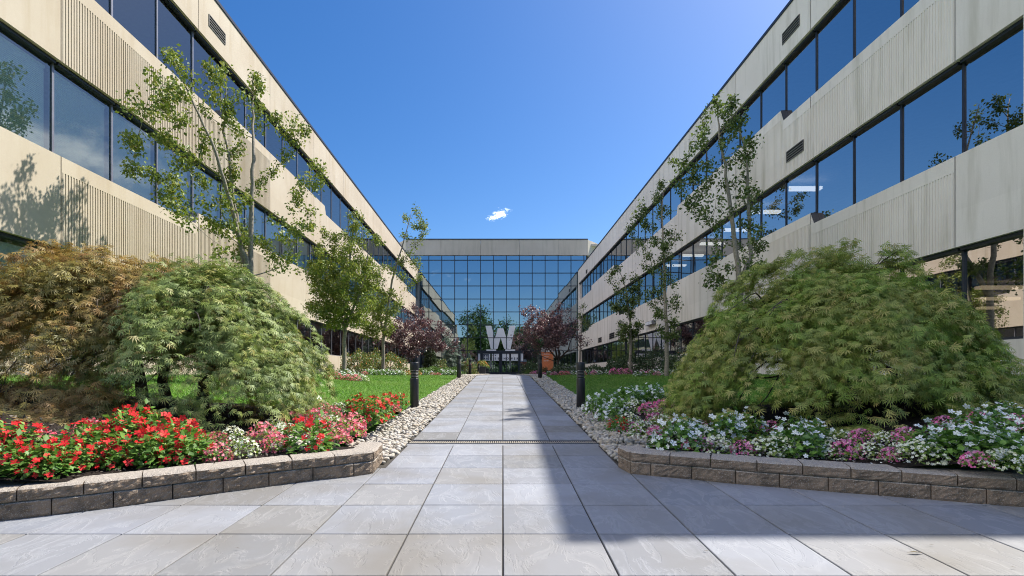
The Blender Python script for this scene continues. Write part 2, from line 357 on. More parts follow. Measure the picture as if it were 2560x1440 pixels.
def lace(nl=7):
    T = [(0, 0, 0)]; Q = []
    for i in range(nl):
        a = math.radians(-88 + 176 * i / (nl - 1)); ln = (1.0 - 0.35 * abs(i - (nl-1)/2) / ((nl-1)/2))
        ca, sa = math.cos(a), math.sin(a); w = 0.058
        k = len(T)
        T += [(ca*ln*0.5 - sa*w, sa*ln*0.5 + ca*w, -0.03), (ca*ln, sa*ln, -0.24*ln), (ca*ln*0.5 + sa*w, sa*ln*0.5 - ca*w, -0.03)]
        Q.append((0, k, k+1, k+2))
    return np.array(T, float), np.array(Q, int)
T_lace, Q_lace = lace()
def petal(n=5, cup=0.18):
    T = [(0, 0, 0)]; Q = []
    for i in range(n):
        a = 2*math.pi*i/n; h = math.pi/n*0.98
        k = len(T)
        for da, r, z in ((-h*0.8, 0.72, cup*0.6), (0, 1.0, cup), (h*0.8, 0.72, cup*0.6)):
            T.append((math.cos(a+da)*r, math.sin(a+da)*r, z))
        Q.append((0, k, k+1, k+2))
    return np.array(T, float), np.array(Q, int)
T_pet, Q_pet = petal()
def unit(n):
    v = RNG.normal(size=(n, 3)); return v / np.linalg.norm(v, axis=1, keepdims=True)
Z = np.array([[0, 0, 1.0]])

# ------------------------------------------------------------------ camera, sun, sky
cam = bpy.data.cameras.new('camera'); co = link(bpy.data.objects.new('camera', cam))
co.location = (0, 0, 0); co.rotation_euler = (math.radians(90), 0, 0)
cam.sensor_fit = 'HORIZONTAL'; cam.sensor_width = 36; cam.lens = F / 2560 * 36
cam.shift_x = (1280 - PX) / 2560; cam.shift_y = (PY - 720) / 2560; cam.clip_start = 0.05; cam.clip_end = 3000
SC.camera = co
sv = Vector((0.681, 0.395, 1.0)).normalized()
sun = bpy.data.lights.new('sun', 'SUN'); so = link(bpy.data.objects.new('sun', sun))
sun.energy = 2.7; sun.angle = math.radians(0.5); sun.color = (1.0, 0.95, 0.86)
so.rotation_euler = (-sv).to_track_quat('-Z', 'Y').to_euler()
so.location = (20, 12, 30)
w = bpy.data.worlds.new('World'); SC.world = w; w.use_nodes = True
nt = w.node_tree; nt.nodes.clear()
wo = nt.nodes.new('ShaderNodeOutputWorld'); bg = nt.nodes.new('ShaderNodeBackground')
sky = nt.nodes.new('ShaderNodeTexSky'); sky.sky_type = 'NISHITA'; sky.sun_disc = False
sky.sun_elevation = math.asin(sv.z); sky.sun_rotation = math.atan2(sv.x, sv.y)
sky.air_density = 1.0; sky.dust_density = 1.0; sky.ozone_density = 3.0; sky.altitude = 50
bg.inputs['Strength'].default_value = 0.15
tc = nt.nodes.new('ShaderNodeTexCoord')
def cloud(col, cdir, tilt, a, b, scale, dens, gain, cc=(7.0, 7.2, 7.6)):
    c = Vector(cdir).normalized(); r = c.cross(Vector((0, 0, 1))).normalized(); u = r.cross(c)
    rt = r * math.cos(tilt) + u * math.sin(tilt); ut = u * math.cos(tilt) - r * math.sin(tilt)
    def dot(v, s):
        d = nt.nodes.new('ShaderNodeVectorMath'); d.operation = 'DOT_PRODUCT'; d.inputs[1].default_value = v * s
        L(nt, tc.outputs['Generated'], d.inputs[0]); return d.outputs['Value']
    def mth(op, x, y):
        m_ = nt.nodes.new('ShaderNodeMath'); m_.operation = op
        for i, q in enumerate((x, y)):
            if hasattr(q, 'is_linked'): L(nt, q, m_.inputs[i])
            else: m_.inputs[i].default_value = q
        return m_.outputs[0]
    x = dot(rt, 1 / a); y = dot(ut, 1 / b)
    rad = mth('SQRT', mth('ADD', mth('MULTIPLY', x, x), mth('MULTIPLY', y, y)), 0)
    front = mth('GREATER_THAN', dot(c, 1.0), 0.2)
    mp = nt.nodes.new('ShaderNodeMapping'); mp.inputs['Scale'].default_value = (1, 1, 1.7); L(nt, tc.outputs['Generated'], mp.inputs['Vector'])
    nz = noise(nt, mp.outputs[0], scale, 6, 0.6, 0.5)
    v = mth('SUBTRACT', mth('ADD', mth('MULTIPLY', nz, 4.0), dens), rad)
    mr = nt.nodes.new('ShaderNodeMapRange'); mr.interpolation_type = 'SMOOTHSTEP'
    mr.inputs['From Min'].default_value = 0.0; mr.inputs['From Max'].default_value = 1.7; mr.inputs['To Max'].default_value = gain
    L(nt, v, mr.inputs['Value'])
    return mixc(nt, mth('MULTIPLY', mr.outputs[0], front), col, cc)
col = sky.outputs['Color']
hs = nt.nodes.new('ShaderNodeHueSaturation'); hs.inputs['Saturation'].default_value = 1.36; hs.inputs['Value'].default_value = 0.385; hs.inputs['Hue'].default_value = 0.506; L(nt, col, hs.inputs['Color']); col = hs.outputs['Color']
col = cloud(col, (0.004, 1, 0.313), 0.40, 0.019, 0.0075, 110, -0.80, 0.85)
col = cloud(col, (0.86, 1, 0.44), -0.05, 0.27, 0.085, 9, -1.2, 0.9, (5.5, 5.7, 6.0))
col = cloud(col, (-0.10, -1, 0.19), 0.0, 0.06, 0.02, 30, -1.5, 0.5)
# unseen cloud banks overhead and behind the viewer, added to brighten the shade
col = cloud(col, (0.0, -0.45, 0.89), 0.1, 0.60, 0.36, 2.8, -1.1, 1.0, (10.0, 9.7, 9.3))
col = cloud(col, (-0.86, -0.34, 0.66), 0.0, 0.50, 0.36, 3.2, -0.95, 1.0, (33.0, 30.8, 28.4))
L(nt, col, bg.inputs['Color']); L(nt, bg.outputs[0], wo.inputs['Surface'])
SC.view_settings.view_transform = 'Standard'; SC.view_settings.look = 'None'
SC.cycles.filter_width = 1.05 if hasattr(SC, 'cycles') else 1.5
SC.cycles.denoising_prefilter = 'NONE'
SC.view_settings.exposure = 1.58; SC.view_settings.gamma = 1.0

# ------------------------------------------------------------------ ground, lawn, beds
def surface(name, polyfn, mat, f, step, dz, kind='structure', x0=-9, x1=9, y0=0, y1=60):
    """a sheet following height f over the cells polyfn accepts: rows of (y, xa, xb)"""
    V = []; Fc = []; prev = None
    y = y0; rows = []
    while y <= y1 + 1e-6:
        a, b = polyfn(y); rows.append((y, a, b)); y += step
    n = max(2, int((max(b - a for _, a, b in rows)) / step) + 1)
    for y, a, b in rows:
        for i in range(n + 1):
            x = a + (b - a) * i / n; V.append((x, y, f(x, y) + dz))
    for j in range(len(rows) - 1):
        for i in range(n):
            k = j*(n+1)+i; Fc.append((k, k+1, k+n+2, k+n+1))
    o = meshobj(name, V, Fc, mat, None, True); return tag(o, kind=kind)
# ground: one sheet to the horizon
def ground():
    xs = sorted(set([-900, -400, -150, -60, -30, -16] + [x * 1.0 for x in range(-10, 11)] + [16, 30, 60, 150, 400, 900]))
    ys = sorted(set([-900, -400, -150, -80, -40, -20, -10, -6] + [y * 1.0 for y in range(-4, 61)] + [80, 120, 200, 400, 900]))
    zg = lambda x, y: (zp(y) - 0.1) if y <= 5 else zt(x, min(y, 60)) - 0.09
    V = [(x, y, zg(x, y)) for y in ys for x in xs]
    n = len(xs)
    Fc = [(j*n+i, j*n+i+1, (j+1)*n+i+1, (j+1)*n+i) for j in range(len(ys)-1) for i in range(n-1)]
    tag(meshobj('ground', V, Fc, M['lawn'], None, True), kind='structure')
ground()
# the back edge of the two planting beds, bed side towards the camera: y as a function of |x - xc|
BED_L = [(1.9, 9.6), (2.6, 9.3), (3.5, 8.8), (4.6, 8.0), (6.3, 7.3), (8.0, 7.0), (9.5, 6.9)]
BED_R = [(1.9, 9.5), (2.9, 9.0), (3.8, 8.4), (5.0, 7.9), (6.5, 7.5), (8.4, 7.3), (9.5, 7.2)]
def pl(P, x):
    if x <= P[0][0]: return P[0][1]
    for (a, b), (c, d) in zip(P, P[1:]):
        if x <= c: return b + (d - b) * (x - a) / (c - a)
    return P[-1][1]
WALL_L = [(-1.20, 5.30), (-1.18, 4.84), (-1.323, 4.728), (-1.644, 4.584), (-1.947, 4.396), (-2.267, 4.188), (-2.575, 3.999), (-2.88, 3.778), (-3.20, 3.606), (-3.43, 3.505), (-4.0, 3.18), (-4.7, 2.80), (-5.5, 2.40)]
WALL_R = [(1.22, 5.10), (1.27, 4.83), (1.497, 4.713), (1.83, 4.598), (2.142, 4.435), (2.485, 4.32), (2.823, 4.2), (3.165, 4.086), (3.50, 3.957), (3.848, 3.836), (4.2, 3.72), (4.9, 3.50), (5.7, 3.27)]
def wally(P, x):
    Q = sorted((abs(a), b) for a, b in P[1:])
    return pl(Q, abs(x))
def sheet_x(name, mat, s, xa, xb, ylo, yhi, f, dz, step=0.2, kind='structure'):
    V = []; Fc = []; n = int((xb - xa) / step) + 1; ny = 40
    for i in range(n + 1):
        x = xa + (xb - xa) * i / n
        a, b = ylo(x), yhi(x)
        for j in range(ny + 1):
            y = a + (b - a) * j / ny; X = s * x + xc(y); V.append((X, y, f(X, y) + dz))
    for i in range(n):
        for j in range(ny):
            k = i*(ny+1)+j; q = (k, k+1, k+ny+2, k+ny+1)
            Fc.append(q if s < 0 else q[::-1])
    return tag(meshobj(name, V, Fc, mat, None, True), kind=kind)
sheet_x('mulch_bed', M['mulch'], -1, 1.25, 9.5, lambda x: wally(WALL_L, x) + 0.1, lambda x: pl(BED_L, x) if x > 1.86 else 5.2, zbed, 0.0)
sheet_x('mulch_bed', M['mulch'], 1, 1.25, 9.5, lambda x: wally(WALL_R, x) + 0.1, lambda x: pl(BED_R, x) if x > 1.86 else 5.2, zbed, 0.0)
sheet_x('lawn', M['lawn'], -1, 1.84, 9.5, lambda x: pl(BED_L, x) - 0.02, lambda x: 23.0, zt, -0.004)
sheet_x('lawn', M['lawn'], 1, 1.84, 9.5, lambda x: pl(BED_R, x) - 0.02, lambda x: 23.0, zt, -0.004)
sheet_x('planting_ground', M['mulch'], -1, 1.84, 7.9, lambda x: 22.9, lambda x: 52.0, zt, 0.002)
sheet_x('planting_ground', M['mulch'], 1, 1.84, 8.1, lambda x: 22.9, lambda x: 52.0, zt, 0.002)
for s in (-1, 1):
    sheet_x('gravel_bed', M['gravelbase'], s, 1.19, 1.86, lambda x: 4.95, lambda x: 46.0, zt, -0.012)

# ------------------------------------------------------------------ paving
def paving():
    V = []; Fc = []; MI = []
    def slab(xa, xb, ya, yb, g=0.0055):
        h = [random.uniform(-0.0012, 0.0012) for _ in range(4)]
        P = []
        for (x, y), dz in zip(((xa+g, ya+g), (xb-g, ya+g), (xb-g, yb-g), (xa+g, yb-g)), h):
            P.append((x + xc(y), y, zp(y) + dz))
        n = len(V); c = 0.003
        Vt = [(P[0][0]+c, P[0][1]+c, P[0][2]+0.0), (P[1][0]-c, P[1][1]+c, P[1][2]), (P[2][0]-c, P[2][1]-c, P[2][2]), (P[3][0]+c, P[3][1]-c, P[3][2])]
        V.extend(Vt); V.extend([(p[0], p[1], p[2]-0.003) for p in P]); V.extend([(p[0], p[1], p[2]-0.03) for p in P])
        Fc.append((n, n+1, n+2, n+3))
        for k in range(4):
            a, b = k, (k+1) % 4
            Fc.append((n+b, n+a, n+4+a, n+4+b)); Fc.append((n+4+b, n+4+a, n+8+a, n+8+b))
        warm = random.random() < (0.65 if yb < 3.3 else 0.04)
        MI.extend([1 if warm else 0] * 9)
    rows = [2.652 + 0.6025 * k for k in range(-12, 7)]
    cols = [0.61 * k for k in range(-12, 13)]
    for ya, yb in zip(rows, rows[1:]):
        for xa, xb in zip(cols, cols[1:]):
            if ya > 4.9:
                if abs(xa + xb) / 2 > 1.2: continue
                xa2, xb2 = max(xa, -1.175), min(xb, 1.175)
                slab(xa2, xb2, ya, yb)
            else: slab(xa, xb, ya, yb)
    y = 6.63
    i = 0
    while y < 46:
        d = 0.6025
        for xa, xb in ((-1.175, -0.61), (-0.61, 0), (0, 0.61), (0.61, 1.175)):
            if i % 7 == 3 and xa < -1: slab(xa, xb, y, y + d/2); slab(xa, xb, y + d/2, y + d)
            else: slab(xa, xb, y, y + d)
        y += d; i += 1
    for k in range(11):                                      # landing in front of the doors
        for j in range(9): slab(-3.3 + 0.61*k, -2.69 + 0.61*k, y + 0.6*j, y + 0.6*j + 0.6)
    o = meshobj('paved_path', V, Fc, [M['slab'], M['slab_warm']], None, False, MI); tag(o, kind='structure')
    # bedding sand seen in the joints
    mb = MB()
    ys = [-4.6 + 0.6 * k for k in range(0, 17)]
    for a, b in zip(ys, ys[1:]):
        hw = 7.3
        mb.face([(-hw, a, zp(a)-0.012), (hw, a, zp(a)-0.012), (hw, b, zp(b)-0.012), (-hw, b, zp(b)-0.012)]) if b < 4.9 else \
        mb.face([(-1.19+xc(a), a, zp(a)-0.012), (1.19+xc(a), a, zp(a)-0.012), (1.19+xc(b), b, zp(b)-0.012), (-1.19+xc(b), b, zp(b)-0.012)])
    a = ys[-1]
    while a < 51.5:
        b = a + 0.8
        mb.face([(-1.19+xc(a), a, zp(a)-0.012), (1.19+xc(a), a, zp(a)-0.012), (1.19+xc(b), b, zp(b)-0.012), (-1.19+xc(b), b, zp(b)-0.012)]); a = b
    tag(mb.build('path_bedding', M['joint']), kind='structure')
    # trench drain
    r = empty('trench_drain', (xc(6.45), 6.45, zp(6.45)), 0, 'dark slotted drain grate crossing the paved walkway', 'drain grate')
    ya, yb = 6.29 - 6.45, 6.61 - 6.45
    ya, yb = -0.115, 0.125
    mb = MB()
    for lo, hi in ((ya, ya+0.03), (yb-0.03, yb)): mb.box((-1.19, lo, -0.03), (1.19, hi, 0.003))
    mb.box((-1.19, ya, -0.06), (1.19, yb, -0.045))
    mb.build('frame', M['frame_dark'], r)
    mb = MB(); x = -1.18
    while x < 1.17:
        mb.box((x, ya+0.03, -0.03), (x+0.017, yb-0.03, 0.001)); x += 0.027
    mb.build('grate', M['bark_grey'], r)
    mb = MB()
    mb.face([(-1.19, 6.24-6.45, -0.012), (1.19, 6.24-6.45, -0.012), (1.19, ya, -0.002), (-1.19, ya, -0.002)])
    mb.build('mortar_bed', M['slab'], r)
paving()

# ------------------------------------------------------------------ retaining walls of split-face blocks
def resample(P, ln, off):
    P = [Vector(p) for p in P]; out = []; acc = [0]
    for a, b in zip(P, P[1:]): acc.append(acc[-1] + (b - a).length)
    def pt(s):
        s = min(max(s, 0), acc[-1])
        for i in range(len(P) - 1):
            if s <= acc[i+1] + 1e-9: return P[i].lerp(P[i+1], (s - acc[i]) / max(acc[i+1] - acc[i], 1e-9))
        return P[-1]
    s = 0.0; cuts = [0.0]; s = off if off > 0 else ln
    while s < acc[-1]: cuts.append(s); s += ln * random.uniform(0.95, 1.05)
    return [(pt(a), pt(b)) for a, b in zip(cuts, cuts[1:])]
def block_mesh(a, b, z0, z1, depth, side, lip, rough):
    """front face follows a->b; body extends back (away from the plaza); tops bevelled"""
    d = (b - a); ln = d.length; d.normalize(); nrm = Vector((-d.y, d.x)) * side      # towards plaza
    g = 0.004; nx, nz = max(6, int(ln / 0.028)), 5
    V = []; Fc = []
    def P(u, v, w): q = a + d * u + nrm * w; return (q.x, q.y, z0(q.x, q.y) + v)
    h = z1
    for j in range(nz + 1):
        for i in range(nx + 1):
            u = g + (ln - 2*g) * i / nx; v = (h - 0.012) * j / nz
            edge = i in (0, nx) or j in (0,)
            w = lip + (random.uniform(-rough, rough) + 0.010) * (0.15 if edge else 1.0)
            V.append(P(u, v, w))
    for j in range(nz):
        for i in range(nx):
            k = j*(nx+1)+i; Fc.append((k, k+1, k+nx+2, k+nx+1))
    # bevelled top front edge, top, back
    t0 = nz * (nx + 1)
    for w, v in ((lip - 0.016, h), (lip - depth*0.5, h), (lip - depth, h), (lip - depth, 0)):
        n0 = len(V)
        for i in range(nx + 1):
            u = g + (ln - 2*g) * i / nx; V.append(P(u, v + random.uniform(-0.0015, 0.0015), w + random.uniform(-0.002, 0.002)))
        for i in range(nx): Fc.append((t0+i, t0+i+1, n0+i+1, n0+i))
        t0 = n0
    for i, col in ((0, 0), (nx, nx)):
        ring = [j*(nx+1)+col for j in range(nz+1)] + [(nz+1)*(nx+1) + k*(nx+1) + col for k in range(4)]
        Fc.append(tuple(ring if i else ring[::-1]))
    if side > 0: Fc = [f[::-1] for f in Fc]
    return V, Fc
def retaining(P, side, label):
    root = empty('retaining_wall', (P[1][0], P[1][1], zp(P[1][1])), 0, label, 'garden wall')
    off = Vector(root.location)
    for kind, ln, o, h, z0, lip in (('base_block', 0.36, 0.0, 0.122, 0.0, 0.0), ('cap_block', 0.36, 0.19, 0.09, 0.124, 0.006)):
        corner = P[:2]; run = P[1:]
        segs = resample(corner, 0.6, 0) + [] 
        segs = [(Vector(corner[0]), Vector(corner[1]))] + resample(run, ln, 0.19 if kind == 'base_block' else 0.36)
        for a, b in segs:
            V, Fc = block_mesh(Vector(a), Vector(b), lambda x, y: zp(y) + z0, h, 0.22, side, lip, 0.009 if side > 0 else 0.005)
            V = [(v[0]-off.x, v[1]-off.y, v[2]-off.z) for v in V]
            meshobj(kind, V, Fc, M['block'], root, False)
retaining(WALL_L, 1, 'low two course stone block wall curving round the left flower bed')
retaining(WALL_R, -1, 'low two course stone block wall in shade round the right flower bed')

# ------------------------------------------------------------------ pebbles, edging, chips, grass
def icos(sub=1):
    import bmesh
    bm = bmesh.new(); bmesh.ops.create_icosphere(bm, subdivisions=sub, radius=1)
    V = np.array([v.co[:] for v in bm.verts]); Fc = np.array([[v.index for v in f.verts] for f in bm.faces]); bm.free(); return V, Fc
IV, IF = icos(1); IV2, IF2 = icos(2)
def pebbles(s):
    pts = []
    def add(n, y0, y1, x0, x1, smin, smax):
        for _ in range(n):
            y = RNG.uniform(y0, y1); x = s * RNG.uniform(x0, x1) + xc(y); r = RNG.uniform(smin, smax)
            pts.append((x, y, r))
    add(1500, 5.25, 9, 1.20, 1.86, 0.022, 0.042)
    add(160, 5.0, 5.7, 1.42, 2.35, 0.022, 0.042)
    add(2300, 9, 16, 1.20, 1.86, 0.024, 0.042)
    add(1700, 16, 26, 1.20, 1.86, 0.026, 0.045)
    add(1300, 26, 46, 1.20, 1.90, 0.03, 0.055)
    P = np.array(pts); n = len(P)
    R = np.linalg.qr(RNG.normal(size=(n, 3, 3)))[0]
    ang = RNG.uniform(0, 6.28, n); sc = np.stack([P[:, 2]*RNG.uniform(0.9, 1.5, n), P[:, 2]*RNG.uniform(0.7, 1.0, n), P[:, 2]*RNG.uniform(0.45, 0.75, n)], 1)
    V = IV[None] * (1 + RNG.normal(0, 0.09, (n, len(IV), 1))) * sc[:, None, :]
    ca, sa = np.cos(ang)[:, None], np.sin(ang)[:, None]; tilt = RNG.normal(0, 0.25, (n, 1))
    x = V[:, :, 0]*ca - V[:, :, 1]*sa; y = V[:, :, 0]*sa + V[:, :, 1]*ca; z = V[:, :, 2] + x*tilt
    gz = np.array([(zbed if abs(p[0]-xc(p[1])) > 1.9 else zt)(p[0], p[1]) for p in P]) + RNG.uniform(-0.004, 0.035, n)
    V = np.stack([x + P[:, 0:1], y + P[:, 1:2], z + gz[:, None]], 2).reshape(-1, 3)
    Q = (IF[None] + (np.arange(n)*len(IV))[:, None, None]).reshape(-1, 3)
    tag(arrmesh('gravel', V, Q, M['pebble'], None, True), 'rounded river pebbles filling the strip beside the paved path', 'gravel', None, 'stuff')
pebbles(-1); pebbles(1)
for s in (-1, 1):
    mb = MB(); y = 5.6
    top = 9.4
    pts = []
    while y <= top:
        pts.append((s*1.88 + xc(y) + random.uniform(-0.01, 0.01), y, zbed(s*1.88 + xc(y), y) + 0.01)); y += 0.2
    for a, b in zip(pts, pts[1:]):
        mb.face([(a[0]-.008, a[1], a[2]-.1), (b[0]-.008, b[1], b[2]-.1), (b[0]-.008, b[1], b[2]+.03), (a[0]-.008, a[1], a[2]+.03)])
        mb.face([(a[0]-.008, a[1], a[2]+.03), (b[0]-.008, b[1], b[2]+.03), (b[0]+.008, b[1], b[2]+.03), (a[0]+.008, a[1], a[2]+.03)])
        mb.face([(a[0]+.008, a[1], a[2]-.1), (a[0]+.008, a[1], a[2]+.03), (b[0]+.008, b[1], b[2]+.03), (b[0]+.008, b[1], b[2]-.1)])
    tag(mb.build('bed_edging', M['edging']), 'black plastic edging strip between pebbles and the %s flower bed' % ('left' if s < 0 else 'right'), 'edging')
def chips(s, B, Wl):
    n = 9000
    x = RNG.uniform(1.95, 6.5, n*2); y = RNG.uniform(3.3, 9.5, n*2)
    keep = [i for i in range(n*2) if wally(Wl, x[i]) + 0.24 < y[i] < pl(B, x[i]) - 0.05][:n]
    x = x[keep]*s; y = y[keep]; x = x + 0.0118*y
    pos = np.stack([x, y, [zbed(a, b) + 0.006 for a, b in zip(x, y)]], 1); k = len(pos)
    d = unit(k)*np.array([1, 1, 0.35]); nn = unit(k)*0.5 + Z
    V, Q = scatter(T_ndl*np.array([1, 1.6, 1]), Q_ndl, pos, d, nn, RNG.uniform(0.02, 0.06, k))
    tag(arrmesh('mulch_chips', V, Q, M['mulch_chip']), 'dark shredded bark mulch covering the %s planting bed' % ('left' if s < 0 else 'right'), 'mulch', None, 'stuff')
chips(-1, BED_L, WALL_L); chips(1, BED_R, WALL_R)
def grass(s, B):
    n = 90000
    y = 7.0 + (23.2 - 7.0) * RNG.uniform(0, 1, n)**1.35; x = RNG.uniform(1.9, 8.0, n)
    keep = np.array([pl(B, a) < b for a, b in zip(x, y)]); x = x[keep]*s + 0.0118*y[keep]; y = y[keep]; k = len(x)
    pos = np.stack([x, y, [zt(a, b) for a, b in zip(x, y)]], 1)
    d = unit(k)*np.array([0.7, 0.7, 0.2]) + Z*0.75
    V, Q = scatter(np.array([(0, -0.10, 0), (0, 0.10, 0), (1, 0, 0)]), np.array([(0, 1, 2)]), pos, d, unit(k), RNG.uniform(0.03, 0.055, k))
    tag(arrmesh('grass', V, Q, M['grass']), 'short mown green grass of the %s' % ('sunlit left lawn' if s < 0 else 'shaded right lawn'), 'grass', None, 'stuff')
grass(-1, BED_L); grass(1, BED_R)

# ------------------------------------------------------------------ office wings
PITCH, Y0 = 1.42, 9.25
def mul(k): return Y0 + PITCH * k
NEAR = 7.72
def profile(deep, raised, spans):
    """sill height along Y: list of (y, z)"""
    P = [(NEAR, deep)]
    for a, b in spans:
        P += [(a - 0.13, deep), (a + 0.02, raised)]
        if b < END: P += [(b - 0.02, raised), (b + 0.13, deep)]
    P.append((END, P[-1][1])); return P
TOP_P = profile(7.36, 7.72, [(mul(4), mul(10)), (mul(19), mul(25))])
MID_P = profile(3.95, 4.26, [(mul(3), mul(11)), (mul(18), mul(26))])
LOW_P = profile(0.55, 0.86, [(mul(2), END)])
HEAD = {'low': 2.29, 'mid': 5.69, 'top': 9.15}
RIB0, RIB1 = mul(0) + 0.03, mul(6) - 0.03
def pz(P, y): return pl(P, y)
def wing(s, Wd, name_label, conc, glass, frame):
    root = empty('office_wing', (s*Wd, (NEAR+END)/2, 0), 0, name_label, 'building')
    ox, oy = root.location.x, root.location.y
    def X(dep): return s*(Wd + dep) - ox                 # dep > 0 goes into the building
    def Yl(y): return y - oy
    def quad(mb, pts, flip=False):
        if (s > 0) ^ flip: pts = pts[::-1]
        mb.face(pts)
    def band(pname, topP, botz, ribs):
        mb = MB()
        brk = {NEAR, END, RIB0, RIB1}
        for y, _ in topP: brk.add(y)
        k = -1
        joints = []
        while mul(k*3) < END:
            if mul(k*3) > NEAR: joints.append(mul(k*3)); brk |= {mul(k*3) - 0.009, mul(k*3) + 0.009}
            k += 1
        ys = sorted(y for y in brk if NEAR <= y <= END); T = 0.32
        for a, b in zip(ys, ys[1:]):
            if b - a < 1e-6: continue
            za, zb = pz(topP, a), pz(topP, b); mid = (a+b)/2
            isj = any(abs(mid - j) < 0.009 for j in joints)
            dep = 0.02 if isj else 0.0
            ribz = ribs and RIB0 <= mid <= RIB1 and not isj
            if ribz:
                ra, rb = za - 0.28, zb - 0.28
                quad(mb, [(X(0), Yl(a), ra), (X(0), Yl(b), rb), (X(0), Yl(b), zb), (X(0), Yl(a), za)])
                quad(mb, [(X(0.013), Yl(a), ra), (X(0.013), Yl(b), rb), (X(0), Yl(b), rb), (X(0), Yl(a), ra)])
                quad(mb, [(X(0.013), Yl(a), botz), (X(0.013), Yl(b), botz), (X(0.013), Yl(b), rb), (X(0.013), Yl(a), ra)])
                n = max(1, int((b - a) / 0.0625))
                for i in range(n):
                    y = a + (i + 0.25) * (b - a) / n; y2 = y + 0.0335
                    rz = ra + (rb - ra) * ((y - a) / (b - a))
                    quad(mb, [(X(0), Yl(y), botz), (X(0), Yl(y2), botz), (X(0), Yl(y2), rz), (X(0), Yl(y), rz)])
                    quad(mb, [(X(0.013), Yl(y), botz), (X(0), Yl(y), botz), (X(0), Yl(y), rz), (X(0.013), Yl(y), rz)])
                    quad(mb, [(X(0), Yl(y2), botz), (X(0.013), Yl(y2), botz), (X(0.013), Yl(y2), rz), (X(0), Yl(y2), rz)])
            else:
                quad(mb, [(X(dep), Yl(a), botz), (X(dep), Yl(b), botz), (X(dep), Yl(b), zb), (X(dep), Yl(a), za)])
            quad(mb, [(X(0), Yl(a), za), (X(0), Yl(b), zb), (X(T), Yl(b), zb), (X(T), Yl(a), za)])
            quad(mb, [(X(T), Yl(a), botz), (X(T), Yl(b), botz), (X(dep), Yl(b), botz), (X(dep), Yl(a), botz)])
            quad(mb, [(X(T), Yl(a), botz), (X(T), Yl(b), botz), (X(T), Yl(b), zb), (X(T), Yl(a), za)], True)
        quad(mb, [(X(T), Yl(NEAR), botz), (X(0), Yl(NEAR), botz), (X(0), Yl(NEAR), pz(topP, NEAR)), (X(T), Yl(NEAR), pz(topP, NEAR))])
        quad(mb, [(X(T), Yl(END), botz), (X(0), Yl(END), botz), (X(0), Yl(END), pz(topP, END)), (X(T), Yl(END), pz(topP, END))], True)
        return mb.build(pname, conc, root)
    band('parapet_band', [(NEAR, ROOF), (END, ROOF)], HEAD['top'], False)
    band('spandrel_band', TOP_P, HEAD['mid'], True)
    band('spandrel_band', MID_P, HEAD['low'], True)
    band('base_wall', LOW_P, -0.6, False)
    # near pier and the far corner column, near end wall, roof, coping
    mb = MB()
    lo, hi = sorted((X(0.002), X(0.30)))
    mb.box((lo, Yl(NEAR+0.002), -0.55), (hi, Yl(NEAR+0.33), ROOF-0.02)); mb.build('corner_pier', conc, root); mb = MB()
    mb.box((lo, Yl(END-0.35), -0.55), (hi, Yl(END-0.002), ROOF-0.02))
    mb.build('corner_pier', conc, root)
    mb = MB(); lo, hi = sorted((X(0.33), X(14)))
    mb.box((lo, Yl(NEAR+0.004), -0.6), (hi, Yl(NEAR+0.25), ROOF-0.01)); mb.build('end_wall', conc, root)
    mb = MB(); lo, hi = sorted((X(0.34), X(14)))
    mb.box((lo, Yl(NEAR+0.3), ROOF-0.5), (hi, Yl(END-0.1), ROOF-0.25)); mb.build('roof', M['interior'], root)
    mb = MB(); lo, hi = sorted((X(-0.03), X(0.36)))
    mb.box((lo, Yl(NEAR-0.03), ROOF+0.002), (hi, Yl(END), ROOF+0.09)); mb.build('coping', M['coping'], root)
    # interior: floors, ceilings, back wall
    mb = MB()
    for z0, z1 in ((-0.12, -0.05), (2.42, 3.1), (5.82, 6.5), (9.28, 9.6)):
        mb.m = 1; mb.face([(X(0.34), Yl(NEAR+.3), z0), (X(0.34), Yl(END), z0), (X(9), Yl(END), z0), (X(9), Yl(NEAR+.3), z0)])
        mb.m = 0; mb.face([(X(0.34), Yl(NEAR+.3), z1), (X(0.34), Yl(END), z1), (X(9), Yl(END), z1), (X(9), Yl(NEAR+.3), z1)])
    mb.face([(X(9), Yl(NEAR+.3), -0.3), (X(9), Yl(END), -0.3), (X(9), Yl(END), ROOF-.5), (X(9), Yl(NEAR+.3), ROOF-.5)])
    mb.face([(X(0.4), Yl(END-.4), -0.3), (X(9), Yl(END-.4), -0.3), (X(9), Yl(END-.4), ROOF-.5), (X(0.4), Yl(END-.4), ROOF-.5)])
    for yy in (16.4, 25, 33, 41):
        mb.box((min(X(3.2), X(3.5)), Yl(yy), 0), (max(X(3.2), X(3.5)), Yl(yy+.4), 9.2))
    mb.build('interior', [M['interior'], M['ceiling']], root)
    # windows, one bay each
    RE = 0.17
